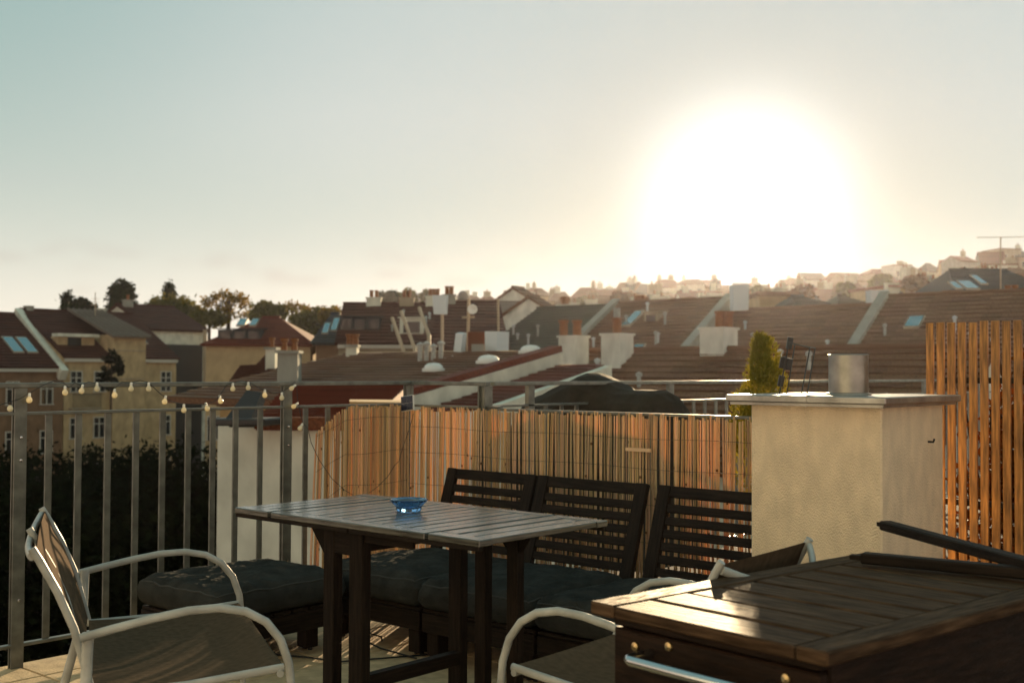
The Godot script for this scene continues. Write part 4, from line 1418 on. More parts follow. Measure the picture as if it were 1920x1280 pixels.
	q.courses(at(455, 710, 30), at(545, 708, 30), at(530, 668, 36), at(500, 664, 37), 0.3)
	part(lr, "upper_tiles", q, rf.dark)
	q = Mb.new()
	q.prism([at(412, 752, 29.5), at(560, 752, 28), at(525, 682, 37), at(450, 686, 38)], -18, 0.35)
	part(lr, "wall", q, wl.ochre)
	for k in [["broad grey chimney stack with two pots above the railing", 519, 557, 662, 730, 26, 2], ["slim pale chimney stack below the mansard block", 648, 668, 650, 700, 30, 3], ["small dark chimney stack with a cowl left of the broad grey stack", 497, 515, 655, 690, 32, 1]]:
		var ct := thing("chimney_stack", k[0], "chimney", at((k[1] + k[2]) / 2.0, k[4], k[5]))
		var a := at(k[1], k[3], k[5])
		var b := at(k[2], k[3], k[5])
		q = Mb.new()
		q.prism([at(k[1], k[4], k[5]), at(k[2], k[4], k[5]), at(k[2], k[4], k[5]) + FLAT_F * 0.5, at(k[1], k[4], k[5]) + FLAT_F * 0.5], at(k[1], k[4], k[5]).y - 0.4, a.y)
		part(ct, "stack", q, wl.grey if k[5] == 26 else wl.pale)
		q = Mb.new()
		q.obox((a + b) / 2 + FLAT_F * 0.25 + Vector3.UP * 0.03, FLAT_R * ((b - a).length() / 2 + 0.04), Vector3.UP * 0.03, FLAT_F * 0.3)
		part(ct, "capping", q, wl.grey)
		for i in k[6]:
			q = Mb.new()
			q.lathe(a.lerp(b, (i + 0.5) / k[6]) + FLAT_F * 0.25 + Vector3.UP * 0.06, [Vector2(0.07, 0.0), Vector2(0.06, 0.2), Vector2(0.09, 0.22), Vector2(0.09, 0.28), Vector2(0.0, 0.28)], 8)
			part(ct, "chimney_pot", q, M.terracotta)
	# ---- the street whose roofs rise away to the right: one ridge line, four houses
	var R0 := at(1660, 577, 45)
	var row := [
		["town_house", "green roofed house with a pale gable edge behind the first white chimney", 17.5, 12.95, 4.2, 4.6, 2.35, rf.green, {"skylights": [], "chimneys": [[0.25, 0.56, 0.6, 0.5, 0.5, wl.pale, 2]]}],
		["town_house", "brown roofed house with two slim roof windows, sun haze over it", 12.9, 6.9, 4.3, 5.2, 3.25, rf.brown, {"skylights": [[0.32, 0.62, 0.84, 0.5], [0.62, 0.12, 0.36, 0.5]], "chimneys": [[0.15, 0.56, 0.9, 0.5, 0.4, wl.beige, 3], [0.55, 0.58, 0.7, 0.5, 0.35, wl.pale, 2]], "dormers": [[0.50, 0.70, 0.7, 0.5, wl.beige]]}],
		["town_house", "broad brown tiled roof behind the conifer, with two small roof windows at its foot", 6.85, 0.05, 3.78, 5.0, 3.65, rf.tile, {"skylights": [[0.30, 0.04, 0.2, 0.5], [0.45, 0.04, 0.2, 0.5]], "chimneys": [[0.5, 0.6, 0.7, 0.5, 0.3, wl.pale, 2], [0.72, 0.62, 0.5, 0.5, 0.3, wl.grey, 0]]}],
		["town_house", "darker brown tiled roof at the right behind the slat screen", 0.0, -9.0, 4.1, 5.0, 3.6, rf.tile, {"skylights": [[0.20, 0.62, 0.74, 0.6], [0.36, 0.3, 0.45, 0.6]], "chimneys": [[0.25, 0.58, 0.9, 0.6, 0.4, wl.beige, 3], [0.5, 0.58, 0.7, 0.6, 0.5, wl.beige, 2]]}],
	]
	for k in row:
		var lo: Vector3 = R0 - B * k[2]
		var hi: Vector3 = R0 - B * k[3]
		var e0: Vector3 = Vector3(lo.x, k[4] - k[6], lo.z) - A * k[5]
		var e1: Vector3 = Vector3(hi.x, k[4] - k[6], hi.z) - A * k[5]
		var o: Dictionary = k[8]
		o.step = 0.28
		o.vents = 6
		o.rows = 3
		o.cols = 4
		house(k[0], k[1], "house", e0, e1, A, k[5] * 2.0, k[6], -18, wl.beige, k[7], o)
	# grey flashed firewalls between them
	for k in [[0.02, 4.1, 5.0, 3.6, "grey firewall between the two tiled roofs at the right"], [6.9, 4.3, 5.1, 3.3, "grey firewall between the hazy brown roof and the broad tiled roof"], [12.92, 4.3, 5.1, 3.1, "pale firewall on the right edge of the green roof"]]:
		var rr: Vector3 = R0 - B * k[0]
		var top: Vector3 = Vector3(rr.x, k[1] + 0.34, rr.z)
		var foot: Vector3 = Vector3(rr.x, k[1] - k[3] + 0.30, rr.z) - A * k[2]
		q = Mb.new()
		q.slab([foot - B * 0.2, foot + B * 0.2, top + B * 0.2, top - B * 0.2], 0.45)
		single("firewall", q, wl.grey, k[4], "wall")
	# lower dark roof in front with white chimneys on its ridge
	var Q := at(1300, 665, 30)
	house("town_house", "long dark roof in front with three white chimneys on its ridge", "house", Vector3(Q.x, Q.y - 2.5, Q.z) - A * 4.0 - B * 4.9, Vector3(Q.x, Q.y - 2.5, Q.z) - A * 4.0 + B * 7.5, A, 8.0, 2.5, -18, wl.pale, rf.brown, {"step": 0.28, "vents": 7})
	for k in [["left white chimney with an orange pot beside the green roof", 1047, 1104, 633, 690, 31.5, [1057, 1082]], ["middle white chimney with one tall pale flue", 1127, 1188, 629, 690, 31.0, [1157]], ["right white chimney, widest of the three, in the sun haze", 1312, 1384, 618, 688, 29.6, [1350, 1366]]]:
		var ct := thing("white_chimney", k[0], "chimney", at((k[1] + k[2]) / 2.0, k[4], k[5]), "white chimneys on the dark ridge")
		var a := at(k[1], k[4] + 12, k[5])
		var b := at(k[2], k[4] + 12, k[5])
		var wd := (b - a).length() / 1.41
		var mid := (a + b) / 2
		var hh := at(k[1], k[3], k[5]).y - a.y
		q = Mb.new()
		q.obox(mid + Vector3.UP * hh / 2, B * wd / 2, Vector3.UP * hh / 2, A * wd / 2)
		part(ct, "stack", q, wl.white)
		q = Mb.new()
		q.obox(mid + Vector3.UP * (hh + 0.03), B * (wd / 2 + 0.04), Vector3.UP * 0.029, A * (wd / 2 + 0.04))
		part(ct, "capping", q, wl.white)
		for x in k[6]:
			q = Mb.new()
			q.lathe(at(x, k[3], k[5]) * Vector3(1, 0, 1) + Vector3.UP * (a.y + hh + 0.06), [Vector2(0.12, 0.0), Vector2(0.11, 0.34), Vector2(0.14, 0.36), Vector2(0.14, 0.42), Vector2(0.0, 0.42)], 10)
			part(ct, "chimney_pot", q, M.terracotta)
		if k[6].size() == 1:
			q = Mb.new()
			q.tube([at(1157, 629, 31) + Vector3.UP * 0.3, at(1157, 577, 31)], 0.09, -1.0, 8)
			part(ct, "flue", q, M.white)
	q = Mb.new()
	q.slab([at(1376, 582, 48), at(1404, 581, 48), at(1405, 532, 48), at(1375, 534, 48)], 0.8)
	single("pale_shaft", q, M.panel, "pale blue rooftop shaft in the glare above the broad tiled roof", "roof shaft")
	q = Mb.new()
	q.slab([at(1635, 567, 50), at(1664, 565, 50), at(1667, 543, 50), at(1634, 544, 50)], 0.8)
	single("pale_shaft", q, M.panel, "pale blue rooftop box above the ridge where the two tiled roofs meet", "roof shaft")
	house("town_house", "pale yellow flat roofed block above the broad tiled roof, right of the pale shaft", "house", at(1424, 556, 62), at(1492, 554, 62), FLAT_F, 6.0, 0.0, -18, wl.cream, rf.brown, {"rows": 3, "cols": 3, "wh": 1.2, "ww": 0.7, "mullion": false})
	house("town_house", "low blue grey roofed house above the broad tiled roof, right of the yellow block", "house", at(1493, 572, 58), at(1545, 570, 58), FLAT_F, 5.0, 0.45, -18, wl.grey, rf.slate, {"hip": 0.5, "rows": 2, "cols": 2})
	house("town_house", "small pale gabled house left of the pale rooftop box", "house", at(1580, 572, 58), at(1622, 570, 58), FLAT_F, 5.0, 0.5, -18, wl.white, rf.light, {"hip": 0.6, "rows": 2, "cols": 2})
	for k in [[1075, 596, 70, "small white house peeping over the left end of the green roof"], [960, 600, 92, "white gabled house on the slope above the pale blank gable"], [1035, 572, 84, "cream gabled house on the slope above the green roof"]]:
		house("hillside_house", k[3], "house", at(k[0] - 22, k[1], k[2]), at(k[0] + 24, k[1], k[2]), FLAT_F.rotated(Vector3.UP, 0.9), 5.0, 1.3, -12, wl.white, rf.brown, {"rows": 2, "cols": 2, "wh": 1.0, "ww": 0.7, "step": 0.5, "ends": true})
	house("town_house", "slate roofed house with a row of slanting roof windows at the right edge", "house", at(1795, 556, 66), at(2060, 540, 62), FLAT_F, 9.0, 1.7, -18, wl.beige, rf.slate, {"hip": 1.4, "step": 0.35, "skylights": [[0.06, 0.1, 0.4, 0.4], [0.16, 0.1, 0.45, 0.4], [0.22, 0.1, 0.45, 0.4], [0.36, 0.3, 0.7, 0.4]]})
	q = Mb.new()
	var am := at(1877, 545, 60)
	q.tube([am, at(1877, 444, 60)], 0.035, -1.0, 6)
	q.tube([at(1832, 445, 60), at(1925, 444, 60)], 0.02, -1.0, 6)
	for i in 9:
		q.tube([at(1838 + 10 * i, 445, 59.6), at(1838 + 10 * i, 445, 60.4)], 0.012, -1.0, 5)
	single("roof_aerial", q, M.pole, "tall thin roof aerial against the sky at the upper right", "antenna")
	# ---- hillside, row behind row
	var rows := [
		# name, depth, tops (px, y) along the row, step in px, first px, last px
		["in the lowest hillside row", 105.0, [[860, 604], [1000, 590], [1100, 582], [1200, 574], [1300, 566], [1450, 562], [1600, 552], [1700, 536], [1800, 530], [1920, 512]], 44, 870, 1915],
		["in the middle hillside row", 160.0, [[560, 594], [700, 586], [850, 576], [1000, 566], [1100, 560], [1200, 551], [1300, 546], [1450, 544], [1600, 530], [1700, 513], [1800, 507], [1920, 490]], 42, 640, 1920],
		["on the skyline", 230.0, [[540, 582], [700, 572], [850, 560], [1000, 545], [1100, 538], [1180, 530], [1280, 522], [1400, 530], [1500, 520], [1600, 508], [1700, 490], [1800, 484], [1920, 468]], 46, 560, 1930],
	]
	var tints := [["pale", "pale"], ["cream", "cream"], ["beige", "beige"], ["grey", "grey"], ["pink", "pinkish"], ["white", "white"], ["ochre", "ochre"]]
	var rtints := [["brown", "brown"], ["tile", "pale brown"], ["red", "red"], ["orange", "orange"], ["slate", "slate"]]
	var words := ["first", "second", "third", "fourth", "fifth", "sixth", "seventh", "eighth", "ninth", "tenth", "eleventh", "twelfth", "thirteenth", "fourteenth", "fifteenth", "sixteenth", "seventeenth", "eighteenth", "nineteenth", "twentieth", "twenty-first", "twenty-second", "twenty-third", "twenty-fourth", "twenty-fifth", "twenty-sixth", "twenty-seventh", "twenty-eighth", "twenty-ninth", "thirtieth", "thirty-first", "thirty-second", "thirty-third", "thirty-fourth", "thirty-fifth", "thirty-sixth", "thirty-seventh", "thirty-eighth", "thirty-ninth", "fortieth"]
	for r in rows:
		var px: float = r[4]
		var i := 0
		while px < r[5] and i < words.size():
			var wpx: float = r[3] * rng.randf_range(0.75, 1.25)
			var d: float = r[1] + rng.randf_range(-9.0, 9.0)
			var yt := 0.0
			var tops: Array = r[2]
			for k in tops.size() - 1:
				if px + wpx / 2 >= tops[k][0] and px + wpx / 2 <= tops[k + 1][0]:
					yt = lerpf(tops[k][1], tops[k + 1][1], (px + wpx / 2 - tops[k][0]) / (tops[k + 1][0] - tops[k][0]))
			if yt == 0.0:
				yt = tops[0][1] if px < tops[0][0] else tops[-1][1]
			yt += rng.randf_range(-5.0, 7.0)
			var wd := wpx * d / F
			var depth := rng.randf_range(4.5, 7.0)
			var flat := rng.randf() < 0.22
			var rise := 0.0 if flat else depth / 2 * rng.randf_range(0.35, 0.75)
			var a := at(px, yt, d)
			var b := at(px + wpx, yt, d)
			var eh := (a.y + b.y) / 2 - rise
			a.y = eh
			b.y = eh
			var mid := (a + b) / 2
			var gx := (mid - EYE).dot(FLAT_R)
			var base := ground_h(gx, d) - 1.5
			base = minf(base, eh - 5.5)
			var wt = tints[(rng.randi() % 7 if rng.randf() < 0.6 else [0, 5, 3][rng.randi() % 3])]
			var rt = rtints[rng.randi() % rtints.size()]
			var kind: String = "flat roofed" if flat else rt[1] + " roofed"
			var ch := []
			for c in rng.randi_range(0, 2):
				ch.append([rng.randf_range(0.1, 0.9), 0.5, rng.randf_range(0.6, 1.4), 0.5, rng.randf_range(0.5, 1.2), wl.pale if rng.randf() < 0.5 else wl.beige, rng.randi_range(0, 2)])
			var turn := Basis(Vector3.UP, rng.randf_range(-0.5, 0.5))
			house("hillside_house", "%s %s house, %s from the left %s" % [wt[1], kind, words[i], r[0]], "house", a, b, turn * FLAT_F, depth, rise, base, wl[wt[0]], rf[rt[0]], {"group": "houses " + r[0], "step": 0.6, "rows": 2, "cols": maxi(2, int(wd / 1.7)), "wh": 1.3, "ww": 0.85, "storey": 2.8, "mullion": false, "chimneys": ch, "hip": (rng.randf_range(1.0, 1.6) if rng.randf() < 0.35 and not flat else 0.0)})
			px += wpx * rng.randf_range(0.72, 0.95)
			i += 1
	for k in [[1340, 522, 538, "left"], [868, 547, 562, "right"]]:
		pass
	var dm := thing("dome_roof", "small dark domed roof breaking the skyline just right of the pointed gable", "dome", at(1341, 545, 226))
	q = Mb.new()
	q.lathe(at(1341, 540, 226) - Vector3(0, 6, 0), [Vector2(1.1, 0.0), Vector2(1.1, 6.2), Vector2(1.0, 7.0), Vector2(0.65, 7.7), Vector2(0.0, 8.05)], 16)
	part(dm, "dome", q, rf.slate)
	dm = thing("dome_roof", "small dark domed roof on the skyline right of the pale board", "dome", at(868, 565, 150))
	q = Mb.new()
	q.lathe(at(868, 562, 150) - Vector3(0, 5, 0), [Vector2(0.75, 0.0), Vector2(0.75, 5.2), Vector2(0.62, 5.8), Vector2(0.35, 6.1), Vector2(0.0, 6.2)], 14)
	part(dm, "dome", q, rf.slate)

# ---------------------------------------------------------------- trees
func leaves(mb: Mb, c: Vector3, r: Vector3, clumps: int, per: int, size: float, spread: float, hollow := 0.35) -> void:
	mb.tinted = true
	for i in clumps:
		var d := Vector3(rng.randfn(), rng.randfn(), rng.randfn()).normalized()
		var p := c + d * r * pow(rng.randf_range(hollow, 1.0), 0.5)
		var shade := rng.randf_range(0.6, 1.3)
		for k in per:
			var q := p + Vector3(rng.randfn(), rng.randfn() * 0.7, rng.randfn()) * spread
			var u := Vector3(rng.randfn(), rng.randfn(), rng.randfn()).normalized()
			var v := u.cross(Vector3(rng.randfn(), rng.randfn(), rng.randfn())).normalized()
			var s := size * rng.randf_range(0.6, 1.3)
			var t := shade * rng.randf_range(0.8, 1.2)
			mb.tint = Color(t, t * rng.randf_range(0.92, 1.05), t)
			mb.tri(q - u * s, q + v * s * 0.5, q + u * s)
			mb.tri(q - u * s, q + u * s, q - v * s * 0.5)

func tree(called: String, label: String, px: float, py: float, d: float, rx: float, ry: float, leaf: Material, clumps: int, o := {}) -> void:
	var c := at(px, py, d)
	var gx := (c - EYE).dot(FLAT_R)
	var base := ground_h(gx, d) - 0.2
	base = minf(base, c.y - ry - 0.8)
	var root := thing(called, label, "tree", Vector3(c.x, base, c.z), o.get("group", ""))
	var mb := Mb.new()
	mb.tube([Vector3(c.x, base, c.z), Vector3(c.x, lerpf(base, c.y, 0.5), c.z), c + Vector3(0, ry * 0.6, 0)], rx * 0.09, -1.0, 7)
	for i in 7:
		var t := rng.randf() * TAU
		var s := c - Vector3(0, ry * rng.randf_range(0.1, 0.8), 0)
		mb.tube([s, s + Vector3(cos(t) * rx * 0.4, ry * 0.25, sin(t) * rx * 0.4), s + Vector3(cos(t) * rx * 0.75, ry * 0.7, sin(t) * rx * 0.75)], rx * 0.03, -1.0, 5)
	part(root, "trunk", mb, M.bark)
	mb = Mb.new()
	if o.get("cone", false):
		for i in 14:
			var k := i / 13.0
			var rr := rx * (1.0 - k * 0.92)
			leaves(mb, c + Vector3(0, ry * (2.0 * k - 1.0), 0), Vector3(rr, ry * 0.10, rr), int(clumps * (1.0 - k * 0.8) / 8.0) + 2, 16, o.get("leaf", 0.22), 0.25)
	else:
		leaves(mb, c, Vector3(rx, ry, rx), clumps, o.get("per", 26), o.get("leaf", 0.22), o.get("spread", rx * 0.16), o.get("hollow", 0.3))
		for i in o.get("lobes", 3):
			var t := rng.randf() * TAU
			leaves(mb, c + Vector3(cos(t) * rx * 0.7, rng.randf_range(-0.5, 0.6) * ry, sin(t) * rx * 0.7), Vector3(rx, ry, rx) * rng.randf_range(0.3, 0.5), clumps / 6, o.get("per", 26), o.get("leaf", 0.22), rx * 0.1)
	part(root, "crown", mb, leaf)

func trees() -> void:
	var order := ["first", "second", "third", "fourth", "fifth", "sixth", "seventh", "eighth", "ninth", "tenth", "eleventh", "twelfth"]
	var n := 0
	for k in [[905, 576, 120], [985, 572, 110], [1095, 560, 140], [1165, 556, 115], [1235, 556, 150], [1420, 540, 120], [1505, 545, 100], [1585, 535, 120], [1650, 520, 140], [1720, 522, 100], [1785, 512, 150], [1850, 508, 110]]:
		tree("hillside_tree", "brown green tree between the hillside houses, %s from the left" % order[n], k[0], k[1] + 8, k[2], rng.randf_range(0.7, 1.3), rng.randf_range(0.6, 1.1), M.leaf_mid if n % 3 else M.leaf_rust, 34, {"leaf": 0.26, "group": "trees between the hillside houses"})
		n += 1
	# beyond the row across the courtyard
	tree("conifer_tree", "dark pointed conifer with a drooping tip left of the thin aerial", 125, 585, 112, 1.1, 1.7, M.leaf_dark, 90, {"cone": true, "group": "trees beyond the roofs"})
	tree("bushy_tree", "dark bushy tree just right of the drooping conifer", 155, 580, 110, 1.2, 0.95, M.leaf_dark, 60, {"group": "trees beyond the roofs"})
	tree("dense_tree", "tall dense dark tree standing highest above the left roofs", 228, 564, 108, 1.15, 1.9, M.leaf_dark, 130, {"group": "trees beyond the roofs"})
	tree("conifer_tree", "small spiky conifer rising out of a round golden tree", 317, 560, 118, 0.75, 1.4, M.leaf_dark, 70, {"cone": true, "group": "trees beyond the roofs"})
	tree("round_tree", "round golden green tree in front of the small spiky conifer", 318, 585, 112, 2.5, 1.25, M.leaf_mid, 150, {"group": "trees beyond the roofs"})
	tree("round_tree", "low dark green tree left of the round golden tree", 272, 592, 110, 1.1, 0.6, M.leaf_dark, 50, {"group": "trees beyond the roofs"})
	tree("loose_tree", "loose airy tree with the bright sky showing through its crown", 428, 574, 106, 2.3, 1.35, M.leaf_gold, 30, {"leaf": 0.17, "hollow": 0.7, "spread": 0.26, "lobes": 5, "group": "trees beyond the roofs"})
	tree("round_tree", "low golden tree under the loose airy tree", 392, 597, 104, 1.6, 0.6, M.leaf_mid, 60, {"group": "trees beyond the roofs"})
	tree("round_tree", "dark green tree above the red hipped roof", 500, 590, 100, 1.6, 0.9, M.leaf_mid, 80, {"group": "trees beyond the roofs"})
	tree("round_tree", "broad sunlit tree right of the red hipped roof", 590, 605, 96, 1.9, 1.2, M.leaf_mid, 110, {"group": "trees beyond the roofs"})
	tree("round_tree", "yellow edged tree beside the grey roofed annex", 622, 600, 92, 1.0, 0.9, M.leaf_gold, 60, {"group": "trees beyond the roofs"})
	tree("loose_tree", "thin bare topped tree between the red roof and the skyline", 548, 578, 130, 1.9, 0.8, M.leaf_gold, 14, {"hollow": 0.8, "spread": 0.3, "lobes": 2, "group": "trees beyond the roofs"})
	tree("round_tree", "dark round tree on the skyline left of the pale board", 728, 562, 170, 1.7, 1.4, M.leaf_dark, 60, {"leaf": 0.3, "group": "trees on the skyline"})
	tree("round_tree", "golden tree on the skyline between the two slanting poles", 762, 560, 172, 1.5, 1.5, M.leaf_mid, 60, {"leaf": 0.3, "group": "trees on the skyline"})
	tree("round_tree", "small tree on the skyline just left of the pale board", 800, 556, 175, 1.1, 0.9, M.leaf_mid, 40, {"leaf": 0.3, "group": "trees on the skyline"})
	# in the courtyard below, trees with near-black leaves placed to darken it
	var yard := [["climbing tree in painted shade in front of the stair tower", 208, 700, 68, 0.6, 1.5, 22], ["courtyard tree in painted shade below the balconies of the cream house", 190, 960, 56, 3.2, 3.0, 170], ["courtyard tree in painted shade at the far left behind the first railing post", 60, 965, 48, 3.4, 2.6, 170], ["courtyard tree in painted shade below the gateway", 330, 965, 52, 3.4, 3.0, 170], ["low courtyard tree in painted shade in the middle of the yard", 180, 1060, 40, 3.6, 2.4, 170], ["low courtyard tree in painted shade nearest the terrace", 330, 1080, 30, 2.6, 2.2, 150], ["courtyard tree in painted shade at the lower left edge", 40, 1090, 32, 3.0, 2.4, 150]]
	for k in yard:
		tree("courtyard_tree", k[0], k[1], k[2], k[3], k[4], k[5], M.leaf_painted_shade, k[6], {"per": 60, "leaf": 0.15, "group": "trees in the dark courtyard"})

# ---------------------------------------------------------------- small things
func small_things() -> void:
	# string of bulbs along the rail
	var path := [[-30, 772], [5, 757], [36, 748], [54, 737], [80, 722], [100, 714], [118, 717], [128, 727], [140, 717], [150, 722], [165, 716], [181, 718], [195, 727], [212, 730], [228, 716], [245, 717], [262, 713], [278, 717], [300, 738], [320, 752], [344, 758], [366, 760], [388, 757], [402, 752], [412, 741], [424, 722], [436, 717], [452, 714], [466, 716], [480, 724], [495, 731], [512, 737], [528, 735], [540, 727], [552, 715], [556, 724], [557, 745], [560, 760], [564, 782], [568, 794]]
	var st := thing("string_lights", "string of round clear bulbs on a black cord wound along the courtyard railing", "string lights", bdir(-4.70, 300, 730))
	var pts := []
	for k in path:
		pts.append(bdir(-4.70, k[0], k[1]))
	var mb := Mb.new()
	mb.tube(pts, 0.0018, -1.0, 5)
	part(st, "cord", mb, M.cord)
	for k in [[18, 766, 0], [54, 750, 0], [121, 736, 0], [152, 733, 0.2], [181, 729, 0], [214, 741, 0], [245, 729, 0], [278, 729, 0], [308, 753, 0.2], [344, 769, 0], [388, 766, -0.3], [413, 752, -0.2], [436, 729, 0], [465, 727, 0], [496, 741, 0], [528, 746, 0], [546, 728, 0.9], [550, 762, 0.9], [562, 803, 0.5]]:
		var c := bdir(-4.70, k[0], k[1])
		var bs := Basis(RT.cross(UPV).normalized(), -k[2])
		mb = Mb.new()
		mb.lathe(c, [Vector2(0.0, -0.0125), Vector2(0.0055, -0.0114), Vector2(0.0095, -0.0085), Vector2(0.012, -0.004), Vector2(0.0125, 0.0), Vector2(0.0117, 0.0045), Vector2(0.0092, 0.009), Vector2(0.007, 0.0125), Vector2(0.0055, 0.0145)], 14, true, bs)
		var b := part(st, "bulb", mb, M.bulb)
		mb = Mb.new()
		mb.lathe(c, [Vector2(0.0056, 0.0146), Vector2(0.006, 0.016), Vector2(0.006, 0.027), Vector2(0.003, 0.030), Vector2(0.0, 0.030)], 8, true, bs)
		part(b, "socket", mb, M.white_plastic if k[0] != 18 else M.wire)
	# solar panel hanging from the corner
	var so := thing("solar_panel", "small dark solar panel hanging by two cords at the corner of the railing", "solar panel", W(-4.65, 4.44, 1.06))
	var sx := (W(-4.59, 4.44, 1.086) - W(-4.70, 4.43, 1.070)).normalized()
	var sn := W(0.35, -0.93, 0.15).normalized()
	var sy := sn.cross(sx).normalized()
	if sy.y < 0.0:
		sy = -sy
	var sc := W(-4.648, 4.44, 1.062)
	mb = Mb.new()
	mb.obox(sc, sx * 0.045, sy * 0.042, sn * 0.009, 0.002)
	part(so, "case", mb, M.white_plastic)
	for i in 2:
		for j in 2:
			mb = Mb.new()
			mb.obox(sc + sn * 0.0105 + sx * (0.0215 * (2 * i - 1)) + sy * (0.0200 * (2 * j - 1)), sx * 0.0207, sy * 0.0193, sn * 0.001)
			part(so, "cell", mb, M.solar)
	for k in [-0.012, 0.022]:
		mb = Mb.new()
		mb.tube([sc + sx * k + sy * 0.042, sc + sx * (k + 0.008) + sy * 0.10, W(-4.655 + k, 4.52, 1.188)], 0.0014, -1.0, 5)
		part(so, "cord", mb, M.cord)
	# loose cord hanging over the reeds down to the table
	mb = Mb.new()
	pts = []
	for k in [[568, 794], [577, 803], [583, 830], [598, 862], [622, 897], [645, 918], [662, 928]]:
		pts.append(bdir(-4.655, k[0], k[1]))
	mb.tube(pts, 0.0017, -1.0, 5)
	var pts2 := []
	for k in [[775, 775], [770, 795], [760, 825], [750, 855], [748, 864], [740, 872], [727, 893], [708, 912], [692, 924]]:
		pts2.append(bdir(-4.655, k[0], k[1]))
	mb.tube(pts2, 0.0017, -1.0, 5)
	single("hanging_cable", mb, M.cord, "thin dark cord drooping across the reed corner towards the table", "cord")
	# cords on the floor
	mb = Mb.new()
	mb.tube([W(-4.45, 3.45, 0.006), W(-4.30, 3.22, 0.006), W(-4.10, 3.14, 0.006), W(-3.95, 3.20, 0.006), W(-3.80, 3.24, 0.006), W(-3.60, 3.60, 0.006), W(-3.9, 3.9, 0.006)], 0.004, -1.0, 6)
	mb.tube([W(-3.95, 3.62, 0.006), W(-3.93, 3.60, 0.03), W(-3.96, 3.55, 0.05), W(-3.93, 3.50, 0.03), W(-3.85, 3.52, 0.006), W(-3.6, 3.5, 0.006)], 0.004, -1.0, 6)
	single("floor_cable", mb, M.cord, "black cord lying on the sunlit pavers under the table", "cord")
	# ashtray
	var as_ := thing("ashtray", "small flared blue glass ashtray on the slatted table", "ashtray", W(-3.115, 2.985, 0.7205))
	mb = Mb.new()
	mb.lathe(W(-3.115, 2.985, 0.7208), [Vector2(0.0, 0.0), Vector2(0.043, 0.0), Vector2(0.046, 0.004), Vector2(0.050, 0.020), Vector2(0.066, 0.036), Vector2(0.072, 0.043), Vector2(0.070, 0.046), Vector2(0.058, 0.040), Vector2(0.043, 0.022), Vector2(0.036, 0.014), Vector2(0.0, 0.012)], 12, false)
	part(as_, "bowl", mb, M.blueglass)
	# covered grill on the neighbouring terrace
	var gr := thing("covered_grill", "grill under a black fabric cover with a pointed top, behind the reed fence", "grill", W(-4.0, 5.7, 0))
	var prof := [[1003, 800], [1012, 750], [1022, 741], [1036, 737], [1062, 722], [1090, 709], [1113, 698], [1120, 699], [1150, 713], [1170, 727], [1180, 731], [1210, 730], [1236, 731], [1247, 737], [1256, 752], [1268, 800]]
	mb = Mb.new()
	var rings := []
	for k in prof:
		var s := bdir(-4.0, 0, 0)
		# silhouette on the plane a = 5.7
		var dd: Vector3 = (k[0] - 960.0) / F * RT + (640.0 - k[1]) / F * UPV + FW
		var p: Vector3 = EYE + dd * (-5.7 / dd.z)
		var ring := []
		for j in 9:
			var t := -1.0 + j / 4.0
			ring.append(Vector3(p.x + 0.006 * sin(j * 2.1 + k[0]), maxf(p.y * (1.0 - 0.02 * t * t) - 0.16 * pow(absf(t), 3.0), 0.02), p.z - 0.30 * t))
		ring.push_front(Vector3(ring[0].x, 0.12, ring[0].z + 0.03))
		ring.push_back(Vector3(ring[-1].x, 0.12, ring[-1].z - 0.03))
		rings.append(ring)
	for i in rings.size() - 1:
		for j in 10:
			mb.quad(rings[i][j], rings[i + 1][j], rings[i + 1][j + 1], rings[i][j + 1])
	for j in range(1, 10):
		mb.tri(rings[0][0], rings[0][j], rings[0][j + 1])
		mb.tri(rings[-1][0], rings[-1][j + 1], rings[-1][j])
	part(gr, "cover", mb, M.cover)
	for x in [-0.38, 0.38]:
		for z in [-0.2, 0.2]:
			mb = Mb.new()
			mb.tube([W(-4.02 + x, 5.7 + z, -0.006), W(-4.02 + x, 5.7 + z, 0.13)], 0.02, -1.0, 8)
			part(gr, "leg", mb, M.black)
	# potted conifer beside the chimney
	var pc := thing("potted_conifer", "sunlit golden green potted conifer behind the chimney cap", "shrub", W(-2.75, 4.95, 0))
	var foot := EYE + ((1424 - 960.0) / F * RT + (640.0 - 800) / F * UPV + FW) * 5.3
	foot.y = 0.0
	pc.position = foot
	mb = Mb.new()
	mb.lathe(foot - Vector3(0, 0.006, 0), [Vector2(0.12, 0.0), Vector2(0.16, 0.30), Vector2(0.17, 0.30), Vector2(0.17, 0.34), Vector2(0.14, 0.34), Vector2(0.13, 0.30), Vector2(0.0, 0.30)], 18)
	part(pc, "pot", mb, M.terracotta)
	mb = Mb.new()
	mb.tube([foot + Vector3(0, 0.29, 0), foot + Vector3(0, 0.95, 0)], 0.012, -1.0, 6)
	part(pc, "stem", mb, M.bark)
	mb = Mb.new()
	mb.tinted = true
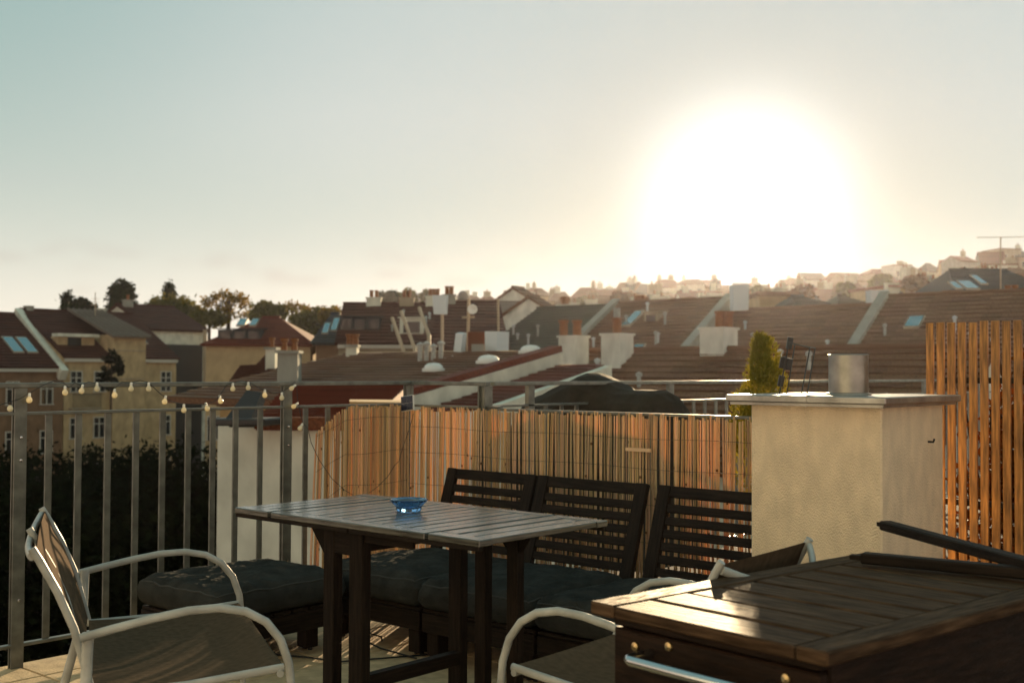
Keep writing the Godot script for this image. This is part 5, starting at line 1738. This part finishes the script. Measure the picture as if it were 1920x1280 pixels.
	for lobe in [[0.035, 0.02, 1.22, 0.074, 0.36], [0.0, -0.03, 1.14, 0.085, 0.36], [0.065, 0.03, 1.10, 0.076, 0.38], [-0.07, 0.0, 1.01, 0.068, 0.30], [-0.02, 0.03, 0.90, 0.11, 0.46], [0.015, 0.05, 1.30, 0.045, 0.24]]:
		var base: Vector3 = foot + FLAT_R * lobe[0] + FLAT_F * lobe[1]
		for i in 1300:
			var k := rng.randf()
			var rr: float = lobe[3] * sqrt(maxf(0.02, 1.0 - pow(absf(2.0 * k - 1.0), 2.8))) * pow(rng.randf(), 0.35)
			var t := rng.randf() * TAU
			var p: Vector3 = base + Vector3(cos(t) * rr, lobe[2] + (k - 0.5) * lobe[4], sin(t) * rr)
			var o := (Vector3(cos(t), 0, sin(t)) * rng.randf_range(0.2, 0.9) + Vector3(rng.randfn() * 0.3, rng.randf_range(0.5, 1.3), rng.randfn() * 0.3)).normalized()
			var s := o.cross(Vector3(rng.randfn(), rng.randfn(), rng.randfn())).normalized()
			var l := rng.randf_range(0.012, 0.028)
			var tt := rng.randf_range(0.7, 1.3)
			mb.tint = Color(tt, tt, tt * 0.9)
			mb.tri(p - s * 0.0036, p + s * 0.0036, p + o * l)
			mb.tri(p - o * l * 0.2, p + s * 0.004 + o * l * 0.5, p - s * 0.003 + o * l * 0.8)
	part(pc, "foliage", mb, M.leaf_painted_sun)
	# wire rack on the chimney cap
	var rk := thing("wire_rack", "black wire rack with small dark plates leaning on the chimney cap", "rack", W(-2.07, 4.0, 1.158))
	var R := func(px: float, py: float, a: float) -> Vector3:
		var dd := (px - 960.0) / F * RT + (640.0 - py) / F * UPV + FW
		return EYE + dd * (-a / dd.z)
	for k in [[[1462, 722], [1480, 640], 3.95], [[1476, 720], [1491, 645], 4.08], [[1503, 724], [1519, 652], 3.95], [[1514, 726], [1529, 652], 4.08]]:
		mb = Mb.new()
		var f0: Vector3 = R.call(k[0][0], k[0][1], k[2])
		f0.y = 1.160
		mb.tube([f0, R.call(k[1][0], k[1][1], k[2])], 0.0026, -1.0, 6)
		part(rk, "upright", mb, M.black)
	for k in [[[1482, 642, 3.95], [1519, 652, 3.95]], [[1491, 645, 4.08], [1529, 652, 4.08]], [[1482, 642, 3.95], [1491, 645, 4.08]], [[1519, 652, 3.95], [1529, 652, 4.08]], [[1468, 668, 3.95], [1486, 673, 4.08]]]:
		mb = Mb.new()
		mb.tube([R.call(k[0][0], k[0][1], k[0][2]), R.call(k[1][0], k[1][1], k[1][2])], 0.0024, -1.0, 6)
		part(rk, "crossbar", mb, M.black)
	for k in [[1483, 632, 1479, 654, 11], [1470, 669, 1466, 690, 10], [1482, 672, 1478, 693, 10], [1467, 704, 1463, 724, 9]]:
		mb = Mb.new()
		var p: Vector3 = R.call(k[0], k[1], 4.0)
		var p2: Vector3 = R.call(k[2], k[3], 4.0)
		mb.bar(p, p2, RT, 0.021, 0.012, 0.001)
		part(rk, "plate", mb, M.black)
	# shrubbery behind the slat screen
	var hg := thing("hedge", "rusty leaved shrub glowing through the slat screen", "shrub", W(-1.35, 5.2, 0))
	mb = Mb.new()
	mb.tinted = true
	leaves(mb, W(-1.50, 5.15, 0.50), Vector3(0.42, 0.62, 0.20), 330, 28, 0.022, 0.05, 0.1)
	leaves(mb, W(-1.42, 5.1, 1.0), Vector3(0.30, 0.40, 0.18), 130, 26, 0.021, 0.05, 0.1)
	leaves(mb, W(-1.10, 5.1, 0.75), Vector3(0.30, 0.65, 0.18), 110, 26, 0.02, 0.04, 0.1)
	part(hg, "leaves", mb, M.leaf_rust)
	for i in 9:
		var s := Mb.new()
		var x := -1.78 + 0.08 * i
		s.tube([W(x, 5.15, -0.004), W(x + rng.randf_range(-0.08, 0.08), 5.12, 0.6), W(x + rng.randf_range(-0.12, 0.16), 5.1, 1.1)], 0.008, 0.006, 5)
		part(hg, "stem", s, M.bark)
